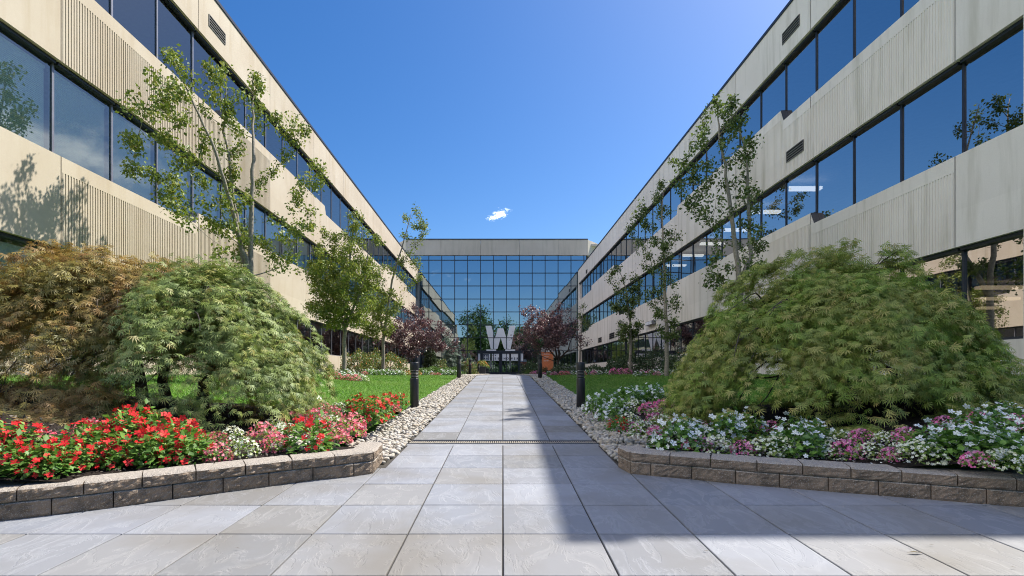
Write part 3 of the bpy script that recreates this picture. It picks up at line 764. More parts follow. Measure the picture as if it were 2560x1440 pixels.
    for row, P, head in (('low', LOW_P, HEAD['low']), ('mid', MID_P, HEAD['mid']), ('top', TOP_P, HEAD['top'])):
        k = -1
        while mul(k) < END - 0.4:
            a, b = max(mul(k), NEAR + 0.33), min(mul(k+1), END - 0.35)
            za, zb = pz(P, a + 0.2), pz(P, b - 0.2); z = min(za, zb)
            step = abs(pz(P, b - 0.2) - pz(P, min(b + 0.25, END))) > 0.1 or abs(pz(P, a + 0.2) - pz(P, max(a - 0.25, NEAR))) > 0.1
            z -= 0.0
            fw = 0.023
            mb = MB()
            def bx(y0, y1, z0, z1, d0=RE-0.025, d1=RE+0.05):
                lo, hi = sorted((X(d0), X(d1))); mb.box((lo, Yl(y0), z0), (hi, Yl(y1), z1))
            bx(a - fw if k > -1 else a, a + fw, z + 0.002, head - 0.002)
            mb.m = 1; bx(a + fw, b - fw, head - 0.06, head - 0.002, RE-0.10); mb.m = 0; bx(a + fw, b - fw, z + 0.002, z + 0.05)  # head bar in dark finish also stands in for the shadow under the spandrel
            if step and pz(P, b + 0.25 if b + 0.25 < END else END) > z + 0.1:
                lo, hi = sorted((X(0.012), X(RE+0.02)))
                n0 = len(mb.V); y0, y1, z0, z1 = b - 0.145, b + 0.01, z, pz(P, b + 0.25) + 0.01
                mb.V += [(lo, Yl(y0-.02), z0), (hi, Yl(y0-.02), z0), (hi, Yl(y0+.012), z0+0.002), (lo, Yl(y0+.012), z0+0.002),
                         (lo, Yl(y1-.02), z1), (hi, Yl(y1-.02), z1), (hi, Yl(y1+.012), z1), (lo, Yl(y1+.012), z1)]
                for f in ((0,3,2,1),(4,5,6,7),(0,1,5,4),(1,2,6,5),(2,3,7,6),(3,0,4,7)): mb.F.append(tuple(n0+i for i in f)); mb.M.append(0)
            wn = mb.build('window', [frame, M['frame_dark']], root)
            t1, t2 = random.gauss(0, 0.0025), random.gauss(0, 0.0025)
            zz, hh = z + 0.01, head - 0.01
            pts = [(X(RE + t1), Yl(a+.01), zz), (X(RE - t1), Yl(b-.01), zz), (X(RE - t1 + t2), Yl(b-.01), hh), (X(RE + t1 + t2), Yl(a+.01), hh)]
            meshobj('pane', pts, [(0, 1, 2, 3) if s < 0 else (3, 2, 1, 0)], glass, wn)
            if s < 0 and ((row == 'mid' and k < 9) or (row == 'low' and k < 3)):
                bm_ = MB(); zz = z + (0.06 if k in (-1, 0, 1, 3) else 0.10); top = head - 0.16
                q = zz
                while q < top:
                    bm_.face([(X(RE+.10), Yl(a+.06), q), (X(RE+.10), Yl(b-.05), q), (X(RE+.105), Yl(b-.05), q+.036), (X(RE+.105), Yl(a+.06), q+.036)]); q += 0.034
                bm_.box((min(X(RE+.09), X(RE+.14)), Yl(a+.05), top), (max(X(RE+.09), X(RE+.14)), Yl(b-.04), top+.05))
                bm_.build('blind', M['blind'], wn)
            k += 1
    def vent(ya, yb, z0, z1, nsl):
        mb = MB(); lo, hi = sorted((X(-0.004), X(0.05)))
        mb.m = 1; lo2, hi2 = sorted((X(-0.003), X(0.02))); mb.box((lo2, Yl(ya), z0), (hi2, Yl(yb), z1))
        mb.m = 0
        f = 0.02
        lo3, hi3 = sorted((X(-0.022), X(-0.004)))
        mb.box((lo3, Yl(ya), z0), (hi3, Yl(ya+f), z1)); mb.box((lo3, Yl(yb-f), z0), (hi3, Yl(yb), z1))
        for i in range(nsl + 1):
            z = z0 + (z1 - z0 - 0.016) * i / nsl
            mb.box((lo3, Yl(ya+f), z), (hi3, Yl(yb-f), z + 0.022))
        mb.build('louver_vent', [M['louver'], M['black']], root)
    vent(13.98, 14.83, 9.58, 9.90, 4)
    if s > 0:
        vent(13.80, 14.62, 6.06, 6.36, 4)
        vent(36.0, 37.6, 2.50, 2.92, 3); vent(40.4, 41.7, 2.48, 2.88, 3); vent(46.6, 47.3, 2.48, 2.75, 3); vent(46.8, 47.5, 9.28, 9.60, 3)
        mb = MB(); lo, hi = sorted((X(-0.20), X(-0.004)))
        mb.box((lo, Yl(26.6), 2.58), (hi, Yl(27.9), 2.78)); 
        lf = mb.build('wall_light', M['frame_alu'], root)
        mb = MB(); lo, hi = sorted((X(-0.215), X(-0.202)))
        mb.box((lo, Yl(26.68), 2.6), (hi, Yl(27.22), 2.76)); mb.box((lo, Yl(27.28), 2.6), (hi, Yl(27.82), 2.76)); mb.build('lens', M['sign_white'], lf)
        for y in (15.3, 17.5, 19.7, 21.8, 24, 26.2):
            mb = MB(); mb.box((8.75-ox, Yl(y-.11), 5.52), (9.75-ox, Yl(y+.11), 5.60)); mb.build('ceiling_light', M['lamp'], root)
        for x, y in ((13.0, 13.4), (15.0, 15.4), (17.0, 17.6)):
            mb = MB(); mb.box((x-.3-ox, Yl(y-.1), 2.22), (x+.8-ox, Yl(y+.1), 2.30)); mb.build('ceiling_light', M['lamp_warm'], root)
    return root
wing(-1, WL, 'sunlit beige concrete office wing with ribbon windows along the left lawn', M['concrete_l'], M['glass_l'], M['frame_alu'])
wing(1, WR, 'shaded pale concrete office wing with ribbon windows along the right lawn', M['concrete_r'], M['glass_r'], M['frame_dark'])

# ------------------------------------------------------------------ entrance block
def entrance():
    YF = 52.5; k = YF / F
    root = empty('entrance_building', (0, YF, -0.1), 0, 'glass fronted entrance block with grey parapet closing the end of the courtyard', 'building')
    oz = -0.1
    def P(px, py, d=0.0): return ((px - PX) * k, d, -(py - PY) * k - oz)     # local
    HW = 9.39; ztop = (PY - 600) * k - oz; zgl = (PY - 638.6) * k - oz
    mb = MB()                                   # parapet with chamfered corners, panels split by joints
    th = 0.35; gap = 0.012
    xs = [P(1004, 0)[0], P(1102.5, 0)[0], P(1201, 0)[0], P(1299, 0)[0], P(1397, 0)[0]]
    cuts = [-HW] + xs[0:] + [HW]
    cuts = sorted(c for c in cuts if -HW <= c <= HW)
    for a, b in zip(cuts, cuts[1:]):
        if b - a > 0.05: mb.box((a + gap, -0.12, zgl), (b - gap, th, ztop))
    for s in (-1, 1):
        pts = [(s*HW, -0.12), (s*(HW+2.2), 2.6), (s*(HW+2.2), 2.95), (s*HW, th)]
        if s < 0: pts = pts[::-1]
        n = len(mb.V); mb.V += [(x, y, zgl) for x, y in pts] + [(x, y, ztop) for x, y in pts]
        for f in ((0,3,2,1),(4,5,6,7),(0,1,5,4),(1,2,6,5),(2,3,7,6),(3,0,4,7)): mb.F.append(tuple(n+i for i in f)); mb.M.append(0)
    par = mb.build('parapet', M['concrete_c'], root)
    mb = MB(); mb.box((-HW-.02, -0.16, ztop+.002), (HW+.02, th, ztop+.1))
    mb.build('coping', M['coping'], par)
    # side walls and roof behind the chamfers
    mb = MB(); mb.box((-HW-2.2, 2.97, -0.4), (-HW-1.9, 14, ztop-.01)); mb.box((HW+1.9, 2.97, -0.4), (HW+2.2, 14, ztop-.01)); mb.box((-HW-1.8, 0.4, ztop-.5), (HW+1.8, 14, ztop-.3))
    mb.box((-HW-1.8, 13.7, -.4), (HW+1.8, 14, ztop-.6)); mb.build('body', M['concrete_c'], root)
    mb = MB(); mb.face([(-HW, 7, -.2), (HW, 7, -.2), (HW, 7, ztop-.6), (-HW, 7, ztop-.6)])
    for z in (0.0, 3.3, 3.9, 7.2, 7.8): mb.face([(-HW, 1.2, z), (HW, 1.2, z), (HW, 7, z), (-HW, 7, z)])
    mb.build('interior', M['interior'], root)
    # curtain wall panes: each slightly out of true so reflections break at the mullions
    cols = [P(1072 + 32.33*i, 0)[0] for i in range(-7, 14)]
    cols = [c for c in cols if -HW + .15 < c < HW - .2]; cols = [-HW] + cols + [HW - 0.12]
    rows = [(PY - y) * k - oz for y in (638.6, 650.3, 682.5, 714.7, 747.4, 779.7, 812, 844.2, 876.7)] + [0.0]
    dx0, dx1 = P(1195, 0)[0], P(1316, 0)[0]
    V = []; Fc = []
    for a, b in zip(cols, cols[1:]):
        for zt_, zb_ in zip(rows, rows[1:]):
            if zb_ < 0.05 and a > dx0 - 0.3 and b < dx1 + 0.3: continue
            t1, t2, t3 = (random.gauss(0, 0.0016) for _ in range(3)); n = len(V)
            V += [(a, 0.05+t1, zb_), (b, 0.05-t1+t3, zb_), (b, 0.05-t1+t2, zt_), (a, 0.05+t1+t2, zt_)]
            Fc.append((n, n+1, n+2, n+3))
    cw = meshobj('curtain_wall', V, Fc, M['glass_c'], root)
    mb = MB()
    for c in cols[:-1] + [HW-.12]: 
        mb.box((c-.032, -0.05, 0), (c+.032, 0.045, zgl-.003))
    for z in rows[1:-1]: 
        for a, b in zip(cols, cols[1:]): mb.box((a+.033, -0.04, z-.028), (b-.033, 0.045, z+.028))
    mb.build('mullion_grid', M['frame_dark'], cw)
    # big letter on the glass, cut by the mullions
    def zx(X, Y): return P(1100 + X/7.2, 760 + Y/7.2)
    W_ = [(818,392),(925,392),(985,628),(1045,437),(1140,437),(1202,634),(1252,392),(1360,392),(1270,808),(1155,808),(1092,608),(1035,808),(912,808)]
    mb = MB()
    def prism(pts, y0, y1):
        q = [zx(*p) for p in pts]; n = len(q); b0 = len(mb.V)
        mb.V += [(p[0], y0, p[2]) for p in q] + [(p[0], y1, p[2]) for p in q]
        mb.F.append(tuple(b0+i for i in reversed(range(n)))); mb.M.append(0)
        for i in range(n): mb.F.append((b0+i, b0+(i+1)%n, b0+n+(i+1)%n, b0+n+i)); mb.M.append(0)
    prism(W_, -0.012, 0.044)
    o = mb.build('window_letter', M['frost'], root); o['label'] = 'large frosted white letter W on the glass above the doors'
    mb = MB()
    prism([(835,818),(1010,818),(1010,848),(835,848)], -0.06, 0.044); prism([(1172,818),(1352,818),(1352,848),(1172,848)], -0.06, 0.044)
    mb.build('letter_foot', M['frost'], root)
    # doors
    def d8(X, Y): q = P(1140 + X/12.8, 840 + Y/12.8); return q[0], q[2]
    mb = MB()
    def bar(x0, x1, y0, y1, da=-0.10, db=0.03):
        a = d8(x0, y1); b = d8(x1, y0); mb.box((a[0], da, max(a[1], 0.0)), (b[0], db, b[1]))
    bar(690, 2160, 478, 548)
    for x0, x1 in ((780, 850), (1395, 1462), (2005, 2065)): bar(x0, x1, 550, 1230, -0.11)
    bar(690, 700, 550, 1230); bar(2150, 2160, 550, 1230)
    mb.build('door_frame', M['frame_dark'], root)
    leaves = ((852, 1120), (1124, 1393), (1464, 1730), (1734, 2003))
    fro = ((860, 1092), (1150, 1385), (1470, 1702), (1765, 2000))
    for i, ((x0, x1), (f0, f1)) in enumerate(zip(leaves, fro)):
        a = d8(x0, 1225); b = d8(x1, 552)
        door = meshobj('door', [(a[0], -0.02, 0.02), (b[0], -0.02, 0.02), (b[0], -0.02, b[1]), (a[0], -0.02, b[1])], [(0, 1, 2, 3)], M['glass_c'], root)
        mb = MB(); w_ = 0.05
        mb.box((a[0], -0.06, 0.0), (a[0]+w_, -0.022, b[1])); mb.box((b[0]-w_, -0.06, 0), (b[0], -0.022, b[1])); mb.box((a[0]+w_, -0.06, 0), (b[0]-w_, -0.022, 0.2)); mb.box((a[0]+w_, -0.06, b[1]-.05), (b[0]-w_, -0.022, b[1]))
        mb.box((a[0]+w_, -0.058, d8(0, 912)[1]-.02), (b[0]-w_, -0.022, d8(0, 912)[1]+.02))
        mb.build('stile', M['frame_dark'], door)
        mb = MB(); p = d8(f0, 792); q = d8(f1, 560); mb.box((p[0], -0.034, p[1]), (q[0], -0.0205, q[1])); mb.build('frosted_panel', M['frost'], door)
        hx = d8(1105 if i == 0 else 1135 if i == 1 else 1722 if i == 2 else 1748, 0)[0]
        mb = MB(); mb.tube([(hx, -0.13, d8(0, 1030)[1]), (hx, -0.13, d8(0, 785)[1])], [0.022]*2, 8)
        mb.box((hx-.012, -.13, d8(0, 1000)[1]), (hx+.012, -.05, d8(0, 1000)[1]+.03)); mb.box((hx-.012, -.13, d8(0, 815)[1]), (hx+.012, -.05, d8(0, 815)[1]+.03))
        mb.build('handle', M['steel'], door)
    for x0, x1 in ((702, 778), (2067, 2148)):
        a = d8(x0, 1225); b = d8(x1, 552)
        sl = meshobj('sidelight', [(a[0], -0.02, 0.02), (b[0], -0.02, 0.02), (b[0], -0.02, b[1]), (a[0], -0.02, b[1])], [(0, 1, 2, 3)], M['glass_c'], root)
        mb = MB(); p = d8(x0, 792); q = d8(x1, 560); mb.box((p[0], -0.034, p[1]), (q[0], -0.0205, q[1])); mb.build('frosted_panel', M['frost'], sl)
    # lettering behind the stiles: each letter a solid on the frosted film
    def text(s, X, Yb, hpx):
        x, z = d8(X, Yb); lettering(s, hpx / 12.8 * k, (x, -0.038, z), M['navy'], root, 0.012, 0.003)
    for ch, X in zip('EISENHOWER', (1100, 1187, 1257, 1355, 1452, 1555, 1652, 1770, 1872, 1965)): text(ch, X, 752, 62)
    for ch, X in zip('THE', (1120, 1187, 1262)): text(ch, X, 642, 36)
    mb = MB()
    def rect(x0, x1, y0, y1, da, db):
        a = d8(x0, y1); b = d8(x1, y0); mb.box((a[0], da, a[1]), (b[0], db, b[1]))
    for r in ((862,1048,578,602),(862,1048,752,776),(862,886,602,752),(1024,1048,602,752)): rect(*r, -0.042, -0.0345)
    for cx_ in (915, 990):
        for cy_ in (636, 712): rect(cx_-24, cx_+24, cy_-24, cy_+24, -0.042, -0.0345)
    mb.build('door_emblem', M['navy'], root)
entrance()

# ------------------------------------------------------------------ bollards
def bollards():
    spots = [(-1, 1036, 10.05, 'first black bollard light on the left of the walkway, beside red flowers'),
             (-1, 1147, 20.3, 'second black bollard light on the left of the walkway, at the lawn corner'),
             (-1, 1175, 29.9, 'slim distant black bollard light on the left, third along the walkway'),
             (-1, 1197, 43.0, 'farthest black bollard light on the left, next to the dark planter'),
             (1, 1452, 10.05, 'nearest black bollard light on the right of the walkway, beside white flowers'),
             (1, 1350, 20.3, 'black bollard light standing before the orange sign'),
             (1, 1304, 41.0, 'farthest black bollard light on the right, close to the entrance doors')]
    root = empty('bollard_light', (0, 0, 0), 0, 'x', 'bollard', 'bollard lights along the walkway')
    mb = MB(); mb.lathe([(0.085, -0.2), (0.085, 0.60), (0.082, 0.615)], 28)
    a = mb.build('post', M['bollard'], root, False)
    mb = MB(); z = 0.617
    for i in range(5):
        mb.lathe([(0.068, z), (0.068, z+0.012), (0.086, z+0.016), (0.086, z+0.028)], 28); z += 0.029
    b = mb.build('louver_rings', M['bollard_ring'], root)
    b.name = 'louver_ring'
    mb = MB(); mb.lathe([(0.086, z+.003), (0.0875, z+.006), (0.0875, 0.915), (0.084, 0.925)], 28)
    c = mb.build('cap', M['bollard'], root)
    mb = MB(); mb.lathe([(0.12, -0.2), (0.12, 0.012), (0.115, 0.02)], 28); d = mb.build('footing', M['gravelbase'], root)
    for o in (a, b, c, d):
        for p in o.data.polygons: p.use_smooth = len(p.vertices) == 4 and abs(p.normal.z) < 0.5
    for i, (s, px, y, lab) in enumerate(spots):
        p = G(px, y)
        r = root if i == 0 else dup(root, (a, b, c, d), p, 0, (1, 1, 1), lab, 'bollard lights along the walkway')
        r.location = p; r['label'] = lab
bollards()

# ------------------------------------------------------------------ laceleaf maples
def limb(mb, a, b, ra, rb, wob=0.12, n=7):
    a, b = Vector(a), Vector(b); L_ = (b - a).length; pts = []; rad = []
    off = [Vector((random.gauss(0, 1), random.gauss(0, 1), random.gauss(0, 1))) * wob * L_ for _ in range(2)]
    for i in range(n + 1):
        t = i / n
        p = a.lerp(b, t) + off[0] * math.sin(t*math.pi) * 0.6 + off[1] * math.sin(t*2*math.pi) * 0.4
        p.z += 0.18 * L_ * math.sin(t * math.pi)
        pts.append(p); rad.append(ra + (rb - ra) * t)
    mb.tube(pts, rad, 6); return pts
def maple(label, base, centre, rad, top, hang, mat, barkmat, npad, per, gaps, lsize=(0.055, 0.11), stems=((0, 0),), inner=0.35, skew=0.0, flat=2.5, extra=()):
    bx, by = base; bz = zbed(bx, by)
    root = empty('laceleaf_maple', (bx, by, bz), 0, label, 'maple tree')
    cx, cy = centre; rx, ry = rad
    POS = []; DIR = []; NRM = []; SZ = []; pads = []
    tries = 0
    while len(pads) < npad and tries < npad*20:
        tries += 1
        th = random.uniform(0, 2*math.pi); r = math.sqrt(random.uniform(0.0, 1.0))
        if random.random() < 0.72 and r > 0.15:              # sprays gather in terraces, one above the other
            kt = math.floor(r*4.6 + 0.5); r = min(1.0, (kt + 0.25*math.sin(3*th + 1.7*kt + cx) + 0.16*math.sin(7*th + kt))/4.6 + random.gauss(0, 0.018))
        if random.random() < inner: shell = random.uniform(0.68, 0.88)
        else: shell = random.uniform(0.90, 1.07)
        wb = 1 + 0.07*math.sin(4*th + cx*3) + 0.05*math.sin(7*th + 1)
        x, y = cx + rx*r*shell*wb*math.cos(th), cy + ry*r*shell*wb*math.sin(th)
        lob = 1 + 0.22*math.sin(3*th + cx*5 + 4*r) + 0.15*math.sin(5*th + 1.3 - 3*r)
        hh = (1 - r**(flat - skew*max(0, math.cos(th))))**0.65 if r < 1 else 0
        lo = hang(th)
        z = lo + (top*lob**0.5 - lo) * hh * shell
        g = zbed(x, y)
        if z < g + 0.08: z = g + 0.08
        forced = tries <= len(extra)
        if forced:                                   # low sprays that sweep down over the mulch
            epx, epy, y = extra[tries-1]; x = (epx-PX)/F*y; z = max(-(epy-PY)/F*y, zbed(x, y) + 0.08); th = math.atan2(y-cy, x-cx); r = 0.97
        px, py = PX + F*x/y, PY - F*z/y
        if not forced and any(a < px < b and c < py < d and random.random() < q for a, b, c, d, q in gaps): continue
        if any(abs(x-q[0]) + abs(y-q[1]) + 1.3*abs(z-q[2]) < 0.17 for q in pads): continue
        slope = 0.05 + 0.95 * r**2.2
        t = np.array([math.cos(th)*rx, math.sin(th)*ry, 0.0]); t /= np.linalg.norm(t)
        t = t + np.array([0, 0, -slope]) + np.array([random.gauss(0, .2), random.gauss(0, .2), 0]); t /= np.linalg.norm(t)
        lat = np.array([-math.sin(th), math.cos(th), 0.0]); nn = np.cross(lat, t); nn = nn if nn[2] > 0 else -nn
        pads.append((x, y, z))
        m = int(per * random.uniform(0.5, 1.5)); Lp = random.uniform(0.40, 0.85); wp = random.uniform(0.12, 0.24)
        stray = random.random() < 0.12
        u = RNG.uniform(-0.45, 0.60, m)*Lp; v = RNG.normal(0, 1, m)*wp*(1 - 0.6*(u/Lp))*(0.5 if stray else 1)
        drop = -1.35*(np.maximum(u + 0.02, 0)**2)/Lp - 1.2*v*v + (0.10 if stray else 0)
        # shoots: leaves line up along a few side twigs of the spray
        tw = RNG.integers(0, 9, m); v = v*0.45 + (tw - 4)/4*wp*1.0*(0.4 + 0.6*(u/Lp + 0.45)); drop += RNG.normal(0, 0.03, 9)[tw]
        p = np.array([[x, y, z]]) + u[:, None]*t + v[:, None]*lat + RNG.normal(0, 0.018, (m, 1))*nn
        p[:, 2] += drop
        gz = np.array([zbed(a, b) for a, b in p[:, :2]]) + 0.03
        p[:, 2] = np.maximum(p[:, 2], gz)
        dd = t[None]*0.8 + lat[None]*((tw - 4)/4)[:, None]*0.7 + np.array([[0, 0, -0.25]]) - Z*np.maximum(u/Lp, 0)[:, None]*0.9 + RNG.normal(0, 0.42, (m, 3))
        POS.append(p); DIR.append(dd); NRM.append(nn[None]*0.7 + Z*0.6 + RNG.normal(0, 0.45, (m, 3))); SZ.append(RNG.uniform(lsize[0], lsize[1], m))
    POS = np.concatenate(POS); off = np.array([[bx, by, bz]])
    V, Q = scatter(T_lace, Q_lace, POS - off, np.concatenate(DIR), np.concatenate(NRM), np.concatenate(SZ))
    arrmesh('crown', V, Q, mat, root)
    mb = MB()
    for dx, dy in stems:
        fork = Vector((dx*1.6 + (cx-bx)*0.2, dy + (cy-by)*0.2, (top - bz) * 0.42))
        mb.tube([(dx, dy, -0.15), (dx*1.1+.02, dy, 0.0), (dx*1.3-0.03, dy, fork.z*0.5), tuple(fork)], [0.105, 0.085, 0.065, 0.06], 9)
        for p in random.sample(pads, min(len(pads), 16)):
            tgt = Vector((p[0]-bx, p[1]-by, p[2]-bz - 0.04)); midp = fork.lerp(tgt, 0.45) + Vector((random.gauss(0, .06), random.gauss(0, .06), 0.16))
            limb(mb, fork, midp, 0.04, 0.022, 0.10); 
            for q in range(3):
                e = tgt + Vector((random.gauss(0, .14), random.gauss(0, .14), random.gauss(0, .05)))
                limb(mb, midp, e, 0.015, 0.003, 0.12, 6)
    mb.build('trunk', barkmat, root, True)
    return root
maple('bronze and orange laceleaf maple at the left picture edge, against the sunlit wall', (-5.0, 7.15), (-5.45, 6.9), (1.85, 1.15), 1.45,
      lambda th: 0.10 - 0.60*max(0, -math.sin(th))**2, M['leaf_bronze'], M['bark_mid'], 270, 84, [(-100, 340, 852, 960, 0.82), (215, 330, 780, 860, 0.4), (330, 500, 850, 985, 0.96)], inner=0.3, flat=3.4, extra=[(15,925,6.2),(45,955,6.0),(100,985,5.7),(140,1005,5.6),(70,1010,5.6),(180,1000,5.7),(235,975,6.0),(300,985,6.1),(150,945,6.1),(20,985,5.8),(265,1010,5.8),(120,1030,5.4),(210,940,6.3),(90,930,6.3)])
maple('grey green laceleaf maple with twin dark trunks in left planting bed', (-4.5, 7.15), (-3.86, 6.9), (1.40, 1.2), 1.30,
      lambda th: -0.38 + 0.25*max(0, -math.cos(th)), M['leaf_green'], M['bark_dark'], 230, 92, [(310, 500, 850, 985, 0.97), (480, 560, 880, 960, 0.6)], stems=((-0.14, 0.0), (0.28, 0.05)), skew=0.9)
maple('broad deep green laceleaf maple weeping to the ground in the right bed', (4.35, 6.75), (4.42, 6.6), (2.02, 1.3), 1.33,
      lambda th: -0.62, M['leaf_right'], M['bark_dark'], 390, 95, [(1860, 2010, 870, 965, 0.93), (2160, 2340, 880, 970, 0.93), (1780, 2420, 840, 880, 0.45)], stems=((0, 0), (0.35, 0.1)))

# ------------------------------------------------------------------ young trees with sparse upright crowns
def young_tree(name, label, cat, base, trunk, tips, leafm, bark, r0, per, lsz, spread=0.16, group=None, clear=0.3, cluster=1.0):
    """base (x,y); trunk: list of (dx,dy,z above base); tips: list of (dx,dy,z above base)"""
    bx, by = base; bz = zt(bx, by)
    root = empty(name, (bx, by, bz), 0, label, cat, group)
    mb = MB(); nodes = []
    for ti, tr in enumerate(trunk):
        pts = [Vector(p) for p in tr]; sm = []
        for a, b in zip(pts, pts[1:]):
            for i in range(4):
                t = i/4; sm.append(a.lerp(b, t) + Vector((random.gauss(0, .012), random.gauss(0, .012), 0)))
        sm.append(pts[-1]); H = sm[-1].z
        zt0 = sm[0].z
        rad = []
        for p in sm:
            f = max(0.0, (p.z - zt0) / max(H - zt0, .01)); rad.append((r0 if ti == 0 else r0*0.6) * (1 - f)**0.8 + 0.006)
        if ti == 0: rad[0] = r0*1.35
        mb.tube(sm, rad, 8)
        nodes += [(p, r) for p, r in zip(sm, rad) if p.z > clear]
    POS = []; DIR = []
    tips = sorted(tips, key=lambda t: t[2])
    for T in tips:
        T = Vector(T); best = None; bs = 1e9
        for p, r in nodes:
            h = math.hypot(T.x-p.x, T.y-p.y); dzv = T.z - p.z
            if dzv < 0.45*h: continue
            s = (T-p).length + 0.25*abs(dzv - 1.1*h)
            if s < bs: bs = s; best = (p, r)
        if best is None: best = min(nodes, key=lambda q: (T-q[0]).length)
        p, r = best; ln = (T-p).length
        rs = min(r*0.65, 0.006 + 0.008*ln); cpt = p.lerp(T, 0.5) + Vector((random.gauss(0, .05)*ln, random.gauss(0, .05)*ln, -0.10*ln))
        pts = []; rad = []
        for i in range(7):
            t = i/6; q = p*(1-t)**2 + cpt*2*t*(1-t) + T*t*t
            pts.append(q); rad.append(rs*(1-t) + 0.0035)
        mb.tube(pts, rad, 5, False); nodes += [(q, rr) for q, rr in zip(pts[2:], rad[2:])]
        m = int(per * random.uniform(0.6, 1.4))
        t = RNG.uniform(0.45, 1.03, m) ** 0.8
        P = np.array([(p*(1-a)**2 + cpt*2*a*(1-a) + T*a*a)[:] for a in t])
        # leaves gather in a few tufts along the shoot
        kt = RNG.choice(max(2, int(2 + ln*1.6)), m); cen = RNG.normal(0, spread*0.6, (kt.max()+1, 3))*np.array([1, 1, 0.6])
        P = P + cen[kt]*cluster + RNG.normal(0, spread*0.42, (m, 3))
        POS.append(P); DIR.append(unit(m) + np.array([[0, 0, -0.25]]))
    POS = np.concatenate(POS); DIR = np.concatenate(DIR); k = len(POS)
    V, Q = scatter(T_leaf, Q_leaf, POS, DIR, unit(k)*0.8 + Z*0.7, RNG.uniform(lsz*0.7, lsz*1.25, k))
    arrmesh('crown', V, Q, leafm, root)
    mb.build('trunk', bark, root, True)
    return root
def px_tips(lst, base, Y, bz, dj):
    out = []
    for px, py in lst:
        y = (Y(px) if callable(Y) else Y) + random.uniform(-dj, dj); out.append(((px-PX)/F*y - base[0], y - base[1], (PY-py)/F*y - bz))
    return out
def pt(px, py, base, Y, bz, dy=0.0): return ((px-PX)/F*(Y+dy) - base[0], dy, (PY-py)/F*(Y+dy) - bz)
# left foreground tree, two leaders
Y1 = 10.8; b1 = ((626-PX)/F*Y1, Y1); z1 = zt(*b1)
def q1(px, py, dy=0.0): return pt(px, py, b1, Y1, z1, dy)
tips1 = [(425,135),(450,150),(500,165),(480,190),(520,190),(415,205),(440,230),(370,250),(400,245),(460,240),(355,265),(310,335),(345,340),(380,330),(420,330),(330,420),(365,430),(470,290),(500,270),(545,230),(560,175),(575,230),(590,260),(565,300),(632,180),(640,215),(620,250),(655,260),(640,300),(605,330),(585,300),(700,295),(740,300),(765,320),(720,340),(690,320),(740,385),(770,400),(800,435),(760,440),(700,410),(655,445),(740,480),(730,510),(765,520),(780,555),(740,560),(700,580),(750,590),(680,550),(650,470),(600,380),(560,370),(520,340),(500,360),(470,390),(440,400),(540,420),(580,420),(490,440),(450,460),(425,500),(460,510),(500,500),(540,500),(580,510),(600,560),(570,560),(545,570),(560,620),(590,640),(610,610),(555,660),(580,670),(670,640),(640,600),(700,640),(720,660),(660,610),(735,630),(430,440),(410,490),(530,540),(395,235),(430,280),(505,400),(620,500),(560,480)]
young_tree('pear_tree', 'tall sparse young tree leaning over the left maples, nearest on the left', 'tree', b1,
    [[(0, 0, -0.2), q1(626, 760), q1(628, 640), q1(630, 520), q1(634, 400), q1(632, 290, .3), q1(632, 190, .4)],
     [q1(627, 690), q1(600, 600, -.2), q1(575, 500, -.45), q1(545, 400, -.75), q1(500, 290, -1.0), q1(450, 190, -1.2), q1(428, 140, -1.35)],
     [q1(627, 720), q1(610, 640, .1), q1(590, 540, .1), q1(578, 440, 0), q1(560, 330, -.1), q1(565, 200, -.2)]],
    px_tips(tips1, b1, lambda p: min(11.5, max(9.3, 9.4 + (p - 430)/202*1.8)), z1, 0.35), M['leaf_pear'], M['bark_grey'], 0.075, 135, 0.075, 0.16, 'young ornamental trees', 2.0)
# second left tree: full oval crown
def oval_tips(base, Y, cpx, cpy, wpx, hpx, n, taper=0.5):
    out = []; bz = zt(*base)
    while len(out) < n:
        a, b, c = random.uniform(-1, 1), random.uniform(-1, 1), random.uniform(-1, 1)
        lim = 1 - taper*max(0, c)
        if (a/lim)**2 + (b/lim)**2 + c*c > 1: continue
        out.append((((cpx + a*wpx/2) - PX)/F*Y - base[0], b*wpx/2/F*Y, (PY - (cpy - c*hpx/2))/F*Y - bz))
    return out
Y2 = 17.6; b2 = ((861-PX)/F*Y2, Y2); z2 = zt(*b2)
def q2(px, py, dy=0.0): return pt(px, py, b2, Y2, z2, dy)
young_tree('pear_tree', 'leafy oval tree rising from the round white flower bed on the left', 'tree', b2,
    [[(0, 0, -0.2), q2(861, 850), q2(866, 770), q2(870, 690), q2(880, 600), q2(885, 535)], [q2(863, 820), q2(835, 760, .3), q2(815, 680, .3), q2(810, 610, .2)], [q2(863, 820), q2(895, 750, -.3), q2(915, 670, -.3), q2(925, 600, -.2)]],
    oval_tips(b2, Y2, 862, 690, 190, 280, 155, 0.45) + px_tips([(800,620),(770,770),(785,720),(945,600),(930,580),(880,530),(890,550),(950,660)], b2, Y2, z2, .4), M['leaf_pear'], M['bark_grey'], 0.078, 130, 0.082, 0.19, 'young ornamental trees', 1.4)
Y3 = 24.0; b3 = ((957-PX)/F*Y3, Y3); z3 = zt(*b3)
def q3(px, py, dy=0.0): return pt(px, py, b3, Y3, z3, dy)
